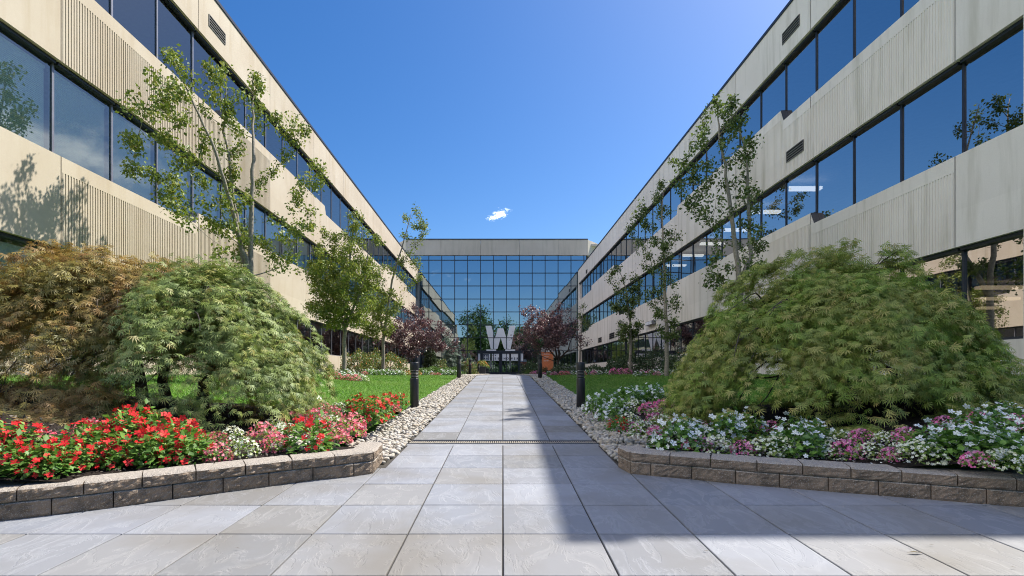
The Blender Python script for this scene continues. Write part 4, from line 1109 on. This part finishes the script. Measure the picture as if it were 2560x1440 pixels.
young_tree('pear_tree', 'slender tall tree with airy top behind the left white flower row', 'tree', b3,
    [[(0, 0, -0.2), q3(958, 850), q3(968, 780), q3(980, 700), q3(1005, 620), q3(1030, 525)], [q3(960, 840), q3(945, 780, .3), q3(940, 730, .3)]],
    oval_tips(b3, Y3, 955, 790, 120, 130, 46, 0.3) + px_tips([(1035,520),(1045,545),(1055,570),(1030,560),(1015,545),(1020,590),(1045,600),(1050,640),(1000,650),(1010,690),(1035,700),(1060,580),(980,720),(1000,740),(940,690),(960,660),(985,670),(1040,660),(1025,630),(1048,690),(1060,560)], b3, Y3, z3, .6), M['leaf_pear'], M['bark_grey'], 0.085, 130, 0.092, 0.21, 'young ornamental trees', 1.4)
# right trees
Y4 = 11.8; b4 = ((1838-PX)/F*Y4, Y4); z4 = zt(*b4)
def q4(px, py, dy=0.0): return pt(px, py, b4, Y4, z4, dy)
tips4 = [(1785,240),(1765,275),(1800,270),(1745,320),(1730,350),(1760,340),(1700,395),(1720,400),(1740,410),(1690,450),(1700,460),(1725,440),(1830,245),(1825,270),(1850,300),(1860,280),(1835,320),(1880,350),(1890,340),(1885,370),(1820,360),(1840,390),(1870,400),(1800,400),(1770,400),(1780,440),(1760,470),(1740,500),(1730,520),(1760,530),(1790,500),(1850,480),(1880,520),(1900,510),(1890,480),(1905,560),(1880,600),(1900,610),(1890,660),(1870,640),(1850,560),(1800,560),(1785,590),(1800,620),(1790,660),(1765,690),(1770,680),(1800,690),(1830,600),(1840,520),(1810,450),(1860,440),(1820,300),(1905,665),(1830,660)]
young_tree('pear_tree', 'tall sparse young tree rising behind the right laceleaf maple', 'tree', b4,
    [[(0, 0, -0.2), q4(1850, 720), q4(1840, 640), q4(1828, 540), q4(1815, 440), q4(1800, 340), q4(1788, 245)], [q4(1850, 740), q4(1875, 640, .2), q4(1872, 520, .25), q4(1868, 400, .25), q4(1835, 260, .2)]],
    px_tips(tips4, b4, Y4, z4, 0.8), M['leaf_pear_r'], M['bark_grey'], 0.08, 100, 0.08, 0.14, 'young ornamental trees', 2.0)
Y5 = 19.0; b5 = ((1667-PX)/F*Y5, Y5); z5 = zt(*b5)
def q5(px, py, dy=0.0): return pt(px, py, b5, Y5, z5, dy)
tips5 = [(1660,465),(1635,480),(1645,500),(1600,510),(1590,535),(1575,560),(1580,580),(1610,560),(1640,540),(1670,520),(1690,580),(1685,600),(1660,580),(1630,600),(1620,640),(1640,660),(1615,665),(1650,690),(1640,720),(1620,735),(1650,745),(1675,700),(1690,740),(1695,760),(1660,780),(1640,790),(1680,800),(1650,820),(1665,840),(1690,830),(1625,760),(1605,600),(1655,620),(1672,640),(1625,560)]
young_tree('pear_tree', 'slim young tree with pale trunk beside the right white flower row', 'tree', b5,
    [[(0, 0, -0.2), q5(1667, 850), q5(1664, 760), q5(1660, 660), q5(1655, 560), q5(1658, 468)]],
    px_tips(tips5, b5, Y5, z5, 0.7), M['leaf_pear_r'], M['bark_grey'], 0.08, 130, 0.09, 0.17, 'young ornamental trees', 1.3)
Y6 = 24.5; b6 = ((1576-PX)/F*Y6, Y6); z6 = zt(*b6)
def q6(px, py, dy=0.0): return pt(px, py, b6, Y6, z6, dy)
young_tree('pear_tree', 'small upright tree growing from the dark hedge by the right wing', 'tree', b6,
    [[(0, 0, -0.2), q6(1576, 860), q6(1575, 790), q6(1565, 720), q6(1545, 670)]],
    oval_tips(b6, Y6, 1572, 775, 80, 150, 34, 0.1) + px_tips([(1530,680),(1545,668),(1520,690),(1560,700),(1585,690),(1600,705),(1540,715),(1595,740)], b6, Y6, z6, .5), M['leaf_pear_r'], M['bark_grey'], 0.075, 130, 0.095, 0.17, 'young ornamental trees', 1.3)
Y7 = 36.0; b7 = ((1449-PX)/F*Y7, Y7); z7 = zt(*b7)
young_tree('pear_tree', 'thin young tree at far right corner behind purple leaved tree', 'tree', b7,
    [[(0, 0, -0.2), pt(1450, 880, b7, Y7, z7), pt(1455, 800, b7, Y7, z7), pt(1462, 750, b7, Y7, z7)]],
    oval_tips(b7, Y7, 1462, 790, 44, 80, 16, 0.2), M['leaf_pear_r'], M['bark_grey'], 0.06, 55, 0.1, 0.18, 'young ornamental trees', 1.3)
# purple plums: low vase-shaped crowns
def plum(label, px, Y, cpx, cpy, wpx, hpx, n, extra):
    b = ((px-PX)/F*Y, Y); z = zt(*b)
    q = lambda x, y, dy=0.0: pt(x, y, b, Y, z, dy)
    young_tree('plum_tree', label, 'tree', b,
        [[(0, 0, -0.2), q(px, 905), q(px+4, 885), q(cpx+20, 850), q(cpx+30, 810)], [q(px, 900), q(px-25, 870, .4), q(cpx-60, 840, .5)], [q(px, 900), q(px+25, 875, -.4), q(cpx+60, 845, -.5)], [q(px, 900), q(px-8, 870, -.7), q(cpx-20, 830, -.9)]],
        oval_tips(b, Y, cpx, cpy, wpx, hpx, n, 0.35) + px_tips(extra, b, Y, z, .6), M['leaf_plum'], M['bark_dark'], 0.10, 150, 0.12, 0.26, 'purple leaved plum trees', 0.7, 0.9)
plum('purple leaved plum tree on the left, in sun before the spruce', 998, 33.0, 1045, 832, 165, 104, 74, [(1140,850),(1130,870),(960,860),(945,850),(1010,770),(1030,765),(1050,775),(1100,820)])
plum('purple leaved plum tree on the right, half in shade beside orange sign', 1395, 33.0, 1368, 822, 140, 98, 72, [(1310,775),(1330,770),(1400,770),(1415,775),(1290,840),(1300,860),(1450,840),(1475,850),(1430,800)])

# ------------------------------------------------------------------ shrubs and conifers
def shrub(name, label, px, Y, wd, ht, mat, n, lsz, tpl=(T_leaf, Q_leaf), flat=1.0, depth=None, bark='bark_dark', group='shrubs along the far beds', blossom=None, up=0.4):
    b = G(px, Y); root = empty(name, b, 0, label, 'shrub' if name != 'conifer' else 'conifer', group)
    dp = depth or wd
    u = unit(n); u[:, 2] = np.abs(u[:, 2])*1.0; r = RNG.uniform(0.55, 1.0, n)**0.5
    lump = 1 + 0.13*np.sin(u[:, 0]*7 + px) + 0.12*np.sin(u[:, 1]*8 + 2) + 0.10*np.sin(u[:, 2]*9 + px)
    P = u*r[:, None]*lump[:, None]*np.array([[wd/2, dp/2, ht]])
    P[:, 2] = np.maximum(P[:, 2], 0.03)
    D = u*0.8 + RNG.normal(0, 0.5, (n, 3)) + Z*up
    V, Q = scatter(tpl[0], tpl[1], P, D, u + Z*0.6 + RNG.normal(0, .4, (n, 3)), RNG.uniform(lsz*.7, lsz*1.3, n))
    arrmesh('foliage', V, Q, mat, root)
    mb = MB()
    for i in range(5):
        a = i*1.26; mb.tube([(0, 0, -0.05), (math.cos(a)*wd*.12, math.sin(a)*dp*.12, ht*.4), (math.cos(a)*wd*.25, math.sin(a)*dp*.25, ht*.75)], [0.02, 0.014, 0.006], 5)
    mb.build('stem', M[bark], root)
    if blossom:
        m = blossom[1]; uu = unit(m); uu[:, 2] = np.abs(uu[:, 2])*0.8+.2; PP = uu*1.02*np.array([[wd/2, dp/2, ht]])
        V, Q = scatter(T_pet, Q_pet, PP, unit(m), uu + RNG.normal(0, .3, (m, 3)), RNG.uniform(.03, .055, m)); arrmesh('blossom', V, Q, M[blossom[0]], root)
    return root
def conifer(label, px, Y, wd, ht, mat, n):
    b = G(px, Y); root = empty('conifer', b, 0, label, 'conifer', 'conifers by the entrance')
    z = ht*(1 - np.sqrt(RNG.uniform(0, 1, n))); th = RNG.uniform(0, 6.283, n)
    lay = 0.82 + 0.18*np.cos(z/ht*2*math.pi*7)
    nb = 0.85 + 0.25*np.sin(th*7 + np.floor(z/ht*7)*2.1)
    rr = (1 - z/ht)*wd/2*lay*nb*RNG.uniform(0.5, 1.0, n)**0.5 + 0.02
    P = np.stack([rr*np.cos(th), rr*np.sin(th), z + 0.05 - rr*0.12], 1)
    D = np.stack([np.cos(th), np.sin(th), 0.15 + RNG.normal(0, .35, n)], 1) + RNG.normal(0, .35, (n, 3))
    V, Q = scatter(T_ndl*np.array([1, 1.8, 1]), Q_ndl, P, D, Z + RNG.normal(0, .5, (n, 3)), RNG.uniform(.09, .2, n))
    arrmesh('foliage', V, Q, mat, root)
    mb = MB(); mb.tube([(0, 0, -.05), (0, 0, ht*.5), (0, 0, ht*.95)], [.06, .035, .008], 6); mb.build('trunk', M['bark_dark'], root)
conifer('narrow dark green conifer left of the blue spruce', 1076, 36.0, 1.5, 2.5, M['leaf_conifer'], 3600)
conifer('pale blue green spruce near the entrance glass on the left', 1128, 40.0, 2.7, 2.7, M['leaf_spruce'], 9000)
conifer('small slate blue conifer spire behind the spruce by the glass', 1118, 46.0, 1.6, 4.2, M['leaf_spruce'], 3000)
shrub('rose_shrub', 'orange tipped green shrub between the two left tree trunks', 893, 25.0, 1.6, 1.05, M['leaf_shrub'], 2600, .085, blossom=('bl_orange', 26))
shrub('rose_shrub', 'orange tipped green shrub right of the slender left trunk', 975, 26.0, 1.9, 1.0, M['leaf_shrub'], 2600, .085, blossom=('bl_orange', 24))
shrub('rose_shrub', 'orange tipped green shrub behind the slender left trunk', 930, 26.5, 1.6, 1.08, M['leaf_shrub'], 2400, .085, blossom=('bl_pink', 16))
shrub('rose_shrub', 'pink budded shrub at the left before the dark planter', 1170, 40.0, 1.3, 1.15, M['leaf_shrub'], 2000, .09, blossom=('bl_pink', 18))
shrub('rose_shrub', 'loose bushy shrub under the blue spruce on the left', 1098, 37.0, 1.6, 1.0, M['leaf_shrub'], 1500, .09)
shrub('juniper', 'bright green spreading juniper behind the left white flowers', 1082, 31.0, 1.9, 0.42, M['leaf_juniper'], 2400, .09, up=0.2)
shrub('juniper', 'bright green spreading juniper at the path side on the left', 1130, 31.5, 1.5, 0.40, M['leaf_juniper'], 2000, .09, up=0.2)
shrub('boxwood', 'dark little shrub left of the round white flower bed', 824, 17.2, 0.32, 0.42, M['leaf_yew'], 420, .05)
for px, Y, wd, ht, lab in ((1580, 25.5, 2.2, 1.15, 'dark dense shrub at the foot of the small right tree'), (1640, 24.5, 2.0, 1.15, 'dark dense shrub left of the pale right trunk'), (1705, 23.0, 2.0, 1.0, 'dark dense shrub behind the right white flower row'), (1545, 28.0, 1.6, .75, 'low dark shrub beside the right wing base wall')):
    shrub('yew_shrub', lab, px, Y, wd, ht, M['leaf_yew'], 3000, .085)
shrub('yew_shrub', 'low spreading dark yew right of the near right bollard', 1492, 29.0, 2.2, .50, M['leaf_yew'], 2200, .085, up=.2)
shrub('yew_shrub', 'low dark yew at the foot of right plum tree', 1412, 32.0, 2.3, .52, M['leaf_yew'], 2200, .085, up=.2)
shrub('rose_shrub', 'dusky shrub with pale flower heads left of orange sign', 1328, 40.0, 1.7, 1.05, M['leaf_yew'], 1900, .09, blossom=('bl_cream', 14))
shrub('rose_shrub', 'red tinged leafy plant in front of the orange sign', 1362, 34.0, .55, .45, M['leaf_bronze_bed'], 420, .08)
shrub('boxwood', 'rounded bright green boxwood left of the orange sign', 1324, 33.0, .75, .30, M['leaf_juniper'], 800, .06)

# ------------------------------------------------------------------ sign, planter
def sign():
    Y = 36.2; b = G(1367.5, Y); root = empty('monument_sign', b, 0, 'orange upright directory sign with white rounded cap beneath the right plum tree', 'sign')
    k = Y/F; z = lambda py: (PY-py)*k - b[2]; x = lambda px: (px-1367.5)*k
    def plate(name, pts, y0, y1, m, par):
        mb = MB(); n = len(pts); mb.V += [(p[0], y0, p[1]) for p in pts] + [(p[0], y1, p[1]) for p in pts]
        mb.F.append(tuple(range(n))); mb.M.append(0); mb.F.append(tuple(reversed(range(n, 2*n)))); mb.M.append(0)
        for i in range(n): mb.F.append(((i+1) % n, i, n+i, n+(i+1) % n)); mb.M.append(0)
        return mb.build(name, m, par)
    panel = plate('panel', [(x(1353), -0.1), (x(1382), -0.1), (x(1382), z(880)), (x(1353), z(880))], -0.08, 0.08, M['sign_orange'], root)
    plate('edge_trim', [(x(1382)+.002, -0.1), (x(1383.6), -.1), (x(1383.6), z(880)), (x(1382)+.002, z(880))], -0.085, 0.085, M['sign_side'], root)
    arc = [(x(1376.5) + 4.5*k*math.sin(a), z(868.5) - 4.5*k + 4.5*k*math.cos(a)) for a in [i*math.pi/12 for i in range(7)]]
    plate('cap', [(x(1352.5), z(879.5)), (x(1381), z(879.5))] + arc[::-1] + [(x(1352.5), z(868.5))], -0.09, 0.09, M['sign_white'], root)
    for s, px, py, h in (('Main Entrance', 1359, 886.2, 1.9), ('Conference', 1359, 892.8, 1.9), ('Center', 1359, 896.2, 1.9), ('Suite 1000', 1359, 903, 2.0)):
        lettering(s, h*k*0.98, (x(px), -0.084, z(py)), M['sign_white'], root, 0.004, 0.003, 'LEFT')
    mb = MB(); cx_ = x(1356); zz = z(886.5)
    mb.V += [(cx_-.03, -.084, zz+.03), (cx_+.03, -.084, zz+.03), (cx_, -.084, zz+.08)]; mb.F.append((0, 1, 2)); mb.M.append(0)
    mb.box((cx_-.01, -.086, zz-.02), (cx_+.01, -.083, zz+.03)); mb.build('arrow', M['sign_white'], root)
sign()
def planter():
    b = G(1206, 44.0); root = empty('planter', b, 0, 'square dark planter pot standing left of entrance doors', 'planter')
    mb = MB(); w0, w1, h = .26, .30, .72
    n = len(mb.V); mb.V += [(-w0, -w0, 0), (w0, -w0, 0), (w0, w0, 0), (-w0, w0, 0), (-w1, -w1, h), (w1, -w1, h), (w1, w1, h), (-w1, w1, h)]
    for f in ((0,3,2,1),(0,1,5,4),(1,2,6,5),(2,3,7,6),(3,0,4,7)): mb.F.append(f); mb.M.append(0)
    mb.face([(-w1, -w1, h-.04), (w1, -w1, h-.04), (w1, w1, h-.04), (-w1, w1, h-.04)]); mb.build('pot', M['pot'], root)
    mb = MB(); mb.box((-w1-.02, -w1-.02, h-.05), (w1+.02, -w1-.001, h+.02)); mb.box((-w1-.02, w1+.001, h-.05), (w1+.02, w1+.02, h+.02)); mb.box((-w1-.02, -w1, h-.05), (-w1-.001, w1, h+.02)); mb.box((w1+.001, -w1, h-.05), (w1+.02, w1, h+.02)); mb.build('rim', M['frame_alu'], root)
    f = shrub('potted_flowers', 'orange and yellow flowers spilling from the dark planter', 1206, 44.0, .95, .50, M['leaf_lime'], 700, .08, group='x', blossom=('bl_orange', 90))
    f.name = 'potted_plant'; f.location.z += h - .06; f['category'] = 'flowers'; del f['group']
planter()

# ------------------------------------------------------------------ bedding plants
def proto(name, leafm, bloomm, nleaf, nbl, lsz, bsz, flat, wide):
    root = empty(name, (0, 0, -50))
    u = unit(nleaf); u[:, 2] = np.abs(u[:, 2]); r = RNG.uniform(0.35, 1, nleaf)**0.5
    lump = 1 + .12*np.sin(u[:, 0]*6 + nbl) + .12*np.sin(u[:, 1]*7)
    P = u*(r*lump)[:, None]*np.array([[.5*wide, .5*wide, flat]])
    D = u*np.array([[1, 1, .25]]) + RNG.normal(0, .45, (nleaf, 3))
    V, Q = scatter(T_leaf*np.array([1, 1.15, 1]), Q_leaf, P, D, Z + u*.5 + RNG.normal(0, .35, (nleaf, 3)), RNG.uniform(lsz*.7, lsz*1.25, nleaf))
    a = arrmesh('foliage', V, Q, leafm, root)
    u = unit(nbl*3); u = u[u[:, 2] > -0.05][:nbl]; m = len(u)
    u[:, 2] = np.abs(u[:, 2])
    P = u*np.array([[.52*wide, .52*wide, flat*1.04]])*RNG.uniform(.93, 1.1, (m, 1)); P[:, 2] += .01
    Nn = u*.7 + Z*.55 + np.array([[0, -.35, 0]]) + RNG.normal(0, .25, (m, 3))
    V, Q = scatter(T_pet, Q_pet, P, unit(m), Nn, RNG.uniform(bsz*.6, bsz*1.2, m))
    b = arrmesh('blossom', V, Q, bloomm, root)
    return root, (a, b)
PT = {}
KIND = {'R': ('red_vinca', 'red flowered bedding plant', M['leaf_bed'], 'bl_red', 300, 38, .056, .031, .85, 1.0),
        'V': ('white_vinca', 'large flowered white bedding plant', M['leaf_bed'], 'bl_white', 300, 46, .056, .028, .85, 1.0),
        'P': ('pink_begonia', 'salmon pink begonia clump', M['leaf_lime'], 'bl_pink', 120, 170, .05, .021, .75, 1.0),
        'C': ('cream_begonia', 'creamy white begonia clump', M['leaf_lime'], 'bl_cream', 130, 150, .05, .020, .75, 1.0),
        'M': ('magenta_begonia', 'bright magenta pink begonia clump', M['leaf_lime'], 'bl_mag', 120, 170, .05, .021, .75, 1.0),
        'O': ('orange_marigold', 'orange flowered bedding plant', M['leaf_lime'], 'bl_orange', 130, 80, .05, .024, .75, 1.0),
        'X': ('violet_pansy', 'small violet pansy', M['leaf_bed'], 'bl_violet', 30, 10, .05, .04, .8, 1.0)}
# plants grown at a unit width of 0.38 m so leaves and petals keep their true size
for k_, (nm, lab, lm, bm_, nl, nb, ls, bs, fl, wd) in KIND.items():
    PT[k_] = []
    for v in range(3):
        PT[k_].append([*proto(nm, lm, M[bm_], nl, nb, ls, bs, 0.38*fl*.72, .38*wd), False])
ORD = ['first', 'second', 'third', 'fourth', 'fifth', 'sixth', 'seventh', 'eighth', 'ninth', 'tenth', 'eleventh', 'twelfth', 'thirteenth', 'fourteenth', 'fifteenth', 'sixteenth', 'seventeenth', 'eighteenth', 'nineteenth', 'twentieth', 'twenty-first', 'twenty-second', 'twenty-third', 'twenty-fourth', 'twenty-fifth', 'twenty-sixth', 'twenty-seventh', 'twenty-eighth', 'twenty-ninth', 'thirtieth', 'thirty-first', 'thirty-second', 'thirty-third', 'thirty-fourth']
def plant_bed(bed, lst, group, near):
    """lst: (kind, px, py or Y, width px)"""
    items = []
    for kd, px, q, wpx in lst:
        loc = at(px, q) if near else G(px, q)
        items.append((kd, loc, wpx * loc[1] / F))
    by = {}
    for it in items: by.setdefault(it[0], []).append(it)
    for kd, its in by.items():
        its.sort(key=lambda t: abs(t[1][0] - xc(t[1][1])) if near else t[1][0])
        for i, (_, loc, wm) in enumerate(its):
            sc = wm / 0.38
            v = PT[kd][random.randrange(3)]
            where = ('%s from the walkway' if near else '%s from the left') % ORD[i]
            lab = '%s in %s, %s' % (KIND[kd][1], bed, where) if len(its) > 1 else '%s in %s' % (KIND[kd][1], bed)
            s3 = (sc, sc*random.uniform(.9, 1.1), sc*random.uniform(.85, 1.12))
            rz = random.uniform(-.6, .6)
            if not v[2]:
                v[2] = True; r = v[0]; r.location = loc; r.rotation_euler = (0, 0, rz); r.scale = s3; r['label'] = lab; r['group'] = group; r['category'] = 'flowering plant'
            else: dup(v[0], v[1], loc, rz, s3, lab, group)
LEFT = [('R',15,1178,125),('R',80,1183,130),('R',58,1125,115),('R',5,1120,110),('R',160,1165,120),('R',200,1172,95),('R',215,1125,110),('P',105,1120,70),('P',225,1095,70),('R',265,1120,90),
        ('R',315,1160,125),('R',300,1110,115),('R',375,1110,120),('R',395,1160,130),('R',340,1080,100),('R',450,1112,110),('R',475,1150,115),('R',430,1135,100),('R',505,1130,70),('R',130,1185,100),('R',270,1165,95),
        ('P',538,1112,64),('P',543,1150,68),('C',585,1112,66),('C',607,1140,70),('P',655,1108,76),('P',690,1128,66),('R',775,1128,125),('C',682,1082,58),('C',712,1090,56),('P',733,1070,74),('C',757,1052,64),('P',790,1066,66),
        ('C',820,1070,64),('C',786,1028,62),('P',806,1030,44),('C',846,1032,44),('P',832,1050,52),('P',868,1092,86),('P',845,1108,64),('P',802,1095,60),('P',880,1070,60),
        ('R',905,1052,70),('R',922,1058,82),('R',947,1046,72),('R',972,1026,62),('R',1001,1014,44),('R',872,1022,34),('R',930,1024,60),('R',895,1030,60),('P',985,1030,30)]
RIGHT = [('V',1488,1030,62),('V',1520,1048,66),('V',1510,1020,60),('V',1570,1012,76),('V',1612,1008,66),('V',1638,1012,62),('V',1668,1012,42),('V',1545,1035,56),('R',1545,1078,56),
         ('C',1592,1032,56),('M',1625,1036,56),('M',1660,1038,64),('C',1576,1064,56),('M',1581,1080,40),('C',1606,1092,66),('M',1636,1058,46),('C',1652,1070,60),('M',1642,1095,56),('C',1682,1048,48),('M',1697,1060,56),('C',1640,1040,40),
         ('V',1690,1125,120),('C',1732,1088,74),('V',1715,1095,80),('M',1772,1072,48),('M',1742,1124,66),('V',1812,1100,100),('V',1862,1092,95),('C',1797,1134,74),('M',1856,1136,56),('M',1926,1090,64),('C',1912,1138,84),('C',1952,1138,76),
         ('V',1990,1138,120),('V',2030,1108,90),('V',1975,1095,90),('C',2074,1145,64),('C',2100,1110,66),('M',2118,1145,72),('M',2152,1110,64),('C',2180,1146,70),('C',2216,1112,58),('M',2226,1152,52),('C',2246,1136,48),('M',2264,1110,62),
         ('C',2302,1154,96),('V',2338,1128,115),('V',2400,1140,130),('V',2462,1125,120),('V',2425,1092,105),('M',2452,1068,64),('M',2360,1078,56),('V',2500,1062,92),('V',2528,1150,125),('M',2440,1168,64),('C',2506,1172,84),('M',2552,1085,84),('V',2570,1115,110),('V',2480,1090,90),
         ('X',2160,1104,22),('X',2195,1114,22),('V',2590,1165,120),('V',1640,990,40)]
plant_bed('left planter', LEFT, 'bedding flowers in the left planter', True)
plant_bed('right planter', RIGHT, 'bedding flowers in the right planter', True)
plant_bed('round bed at the left tree', [('V',848,17.2,30),('V',866,17.6,30),('V',884,17.0,32),('V',898,16.6,30),('C',908,16.2,28),('P',820,16.6,26),('P',840,16.4,28),('P',868,16.2,26),('P',888,16.1,28),('V',856,16.7,26),('V',876,16.5,26)], 'flowers round the left tree', False)
plant_bed('far left flower row', [('P',912,21.6,18),('V',920,21.8,22),('V',931,22.2,22),('V',943,21.8,22),('V',955,22.0,22),('V',967,22.2,22),('V',979,22.0,22),('V',991,22.0,22),('V',1003,22.2,20),('O',1017,22.6,20),('O',1030,22.8,20),('O',1044,23.2,20),
          ('V',1064,24.5,20),('V',1076,24.8,18),('P',1082,23.6,14),('P',1095,23.6,14),('V',1102,25.0,20),('V',1113,25.2,20),('V',1126,25.2,20),('V',1137,25.0,18)], 'flowers in the far left row', False)
plant_bed('far right flower row', [('M',1332,30.0,16),('M',1342,29.0,18),('M',1358,24.2,16),('V',1372,24.6,16),('M',1385,24.4,18),('P',1404,24.2,16),('P',1416,24.4,18),('V',1434,25.0,18),('V',1446,24.8,18),('P',1458,24.4,16),('V',1470,24.8,20),('M',1484,24.4,18),('V',1498,24.4,18),('V',1518,24.6,18),
          ('M',1536,23.8,26),('M',1552,24.0,26),('M',1568,24.4,24),('V',1594,20.2,22),('V',1606,20.4,22),('M',1606,22.4,18),('M',1622,22.0,20),('V',1630,20.6,22),('M',1642,20.2,18),('V',1654,20.6,22),('M',1660,21.2,16),('V',1674,20.6,22),('V',1688,20.6,22),('V',1700,20.4,20),('V',1644,21.0,20)], 'flowers in the far right row', False)
for k_ in PT:                                                     # unused variants
    for r, kids, used in PT[k_]:
        if not used:
            for c in kids: bpy.data.objects.remove(c)
            bpy.data.objects.remove(r)
# fallen petals and dry leaves
def litter():
    P = []
    for _ in range(90):
        x = random.uniform(1.6, 4.2); y = wally(WALL_R, x) + random.uniform(0.18, 0.55); P.append((x, y, zbed(x, y) + .014))
    P = np.array(P); n = len(P)
    V, Q = scatter(T_ndl*np.array([1, 3, 1]), Q_ndl, P, unit(n)*np.array([[1, 1, .1]]), Z + RNG.normal(0, .2, (n, 3)), RNG.uniform(.015, .03, n))
    tag(arrmesh('fallen_petals', V, Q, M['bl_white']), 'white fallen petals scattered on the right bed by the wall', 'petals', None, 'stuff')
    spots = [((2267, 1386), .10, 'dry narrow brown leaf on the sunlit paving at lower right'), ((1757, 1381), .035, 'small dark curled leaf on the paving below the shadow edge'), ((2322, 1366), .03, 'tiny dark leaf scrap right of centre on sunlit paving'),
             ((1066, 1069), .05, 'small dark leaf lying on the walkway just beyond the drain'), ((588, 1375), .03, 'tiny dark seed husk on the paving at lower left'), ((2525, 1423), .03, 'dark leaf scrap at the lower right corner of the paving'), ((1526, 1153), .06, 'dark curled leaf at the walkway edge by the right wall end')]
    for (px, py), sz, lab in spots:
        y = 2.0
        while -(py-PY)/F*y > zp(y): y += .005
        x = (px-PX)/F*y; nrm = np.array([[0, 0, 1.0]])
        T = T_leaf*np.array([1, .35, .6])
        V, Q = scatter(T, Q_leaf, np.zeros((1, 3)), np.array([[1, random.uniform(-.4, .1), .02]]), nrm, np.array([sz]))
        o = arrmesh('fallen_leaf', V, Q, M['dryleaf']); o.location = (x, y, zp(y) + .012); tag(o, lab, 'leaf', 'leaves fallen on the paving')
litter()

# ------------------------------------------------------------------ trees on the far side of the plaza (mirrored in the entrance glass)
def shade_tree(x, y, h, wd, label):
    z = -1.3; root = empty('shade_tree', (x, y, z), 0, label, 'tree', 'large trees across the plaza')
    n = 9000; cl = 34
    cen = unit(cl)*RNG.uniform(.45, 1, (cl, 1))*np.array([[wd/2*.8, wd/2*.8, h*.42]]) + np.array([[0, 0, h*.52]])
    k = RNG.integers(0, cl, n); P = cen[k] + RNG.normal(0, 1, (n, 3))*np.array([[wd*.085, wd*.085, h*.055]])
    V, Q = scatter(T_leaf, Q_leaf, P, unit(n), unit(n)*.7 + Z, RNG.uniform(.4, .8, n)); arrmesh('crown', V, Q, M['leaf_far'], root)
    mb = MB(); mb.tube([(0, 0, -.2), (0, 0, h*.3), (.2, 0, h*.6)], [.32, .24, .1], 8)
    for c in cen[:10]: mb.tube([(0, 0, h*.3), (c[0]*.5, c[1]*.5, h*.3 + (c[2]-h*.3)*.6), tuple(c)], [.14, .08, .02], 5)
    mb.build('trunk', M['bark_mid'], root)
for x, y, h, wd, lab in ((-5.5, -38, 20, 13, 'tallest round shade tree mirrored in the entrance glass'), (7.5, -42, 16, 12, 'broad shade tree mirrored right of the tallest one'), (-17, -40, 13, 11, 'shade tree mirrored at the left of the entrance glass'), (17, -36, 15, 11, 'shade tree mirrored behind the right plum tree'), (1.5, -50, 18, 11, 'deeper shade tree mirrored between the two largest'), (-28, -46, 15, 12, 'outer left shade tree across the plaza'), (29, -46, 15, 12, 'outer right shade tree across the plaza')):
    shade_tree(x, y, h, wd, lab)

for x, wd, ht, lab in ((-9, 9, 3.6, 'dark hedge across the plaza, left of the walkway axis'), (0, 9, 3.0, 'dark hedge across the plaza, straight behind the walkway'), (9, 9, 3.8, 'dark hedge across the plaza, right of the walkway axis'), (-19, 10, 4.5, 'tall dark hedge at the far left of the plaza'), (19, 10, 4.5, 'tall dark hedge at the far right of the plaza')):
    root = empty('hedge', (x, -31, -1.35), 0, lab, 'hedge', 'hedges across the plaza')
    n = 2600; P = RNG.uniform(-1, 1, (n, 3))*np.array([[wd/2, 1.0, ht/2]]) + np.array([[0, 0, ht/2]]); P[:, 2] *= 1 + .18*np.sin(P[:, 0]*1.7)
    V, Q = scatter(T_leaf, Q_leaf, P, unit(n), unit(n) + Z, RNG.uniform(.25, .5, n)); arrmesh('foliage', V, Q, M['leaf_yew'], root)
    mb = MB()
    for i in range(6): mb.tube([(-wd/2 + (i+.5)*wd/6, 0, -.1), (-wd/2 + (i+.5)*wd/6, 0, ht*.7)], [.06, .02], 5)
    mb.build('stem', M['bark_dark'], root)
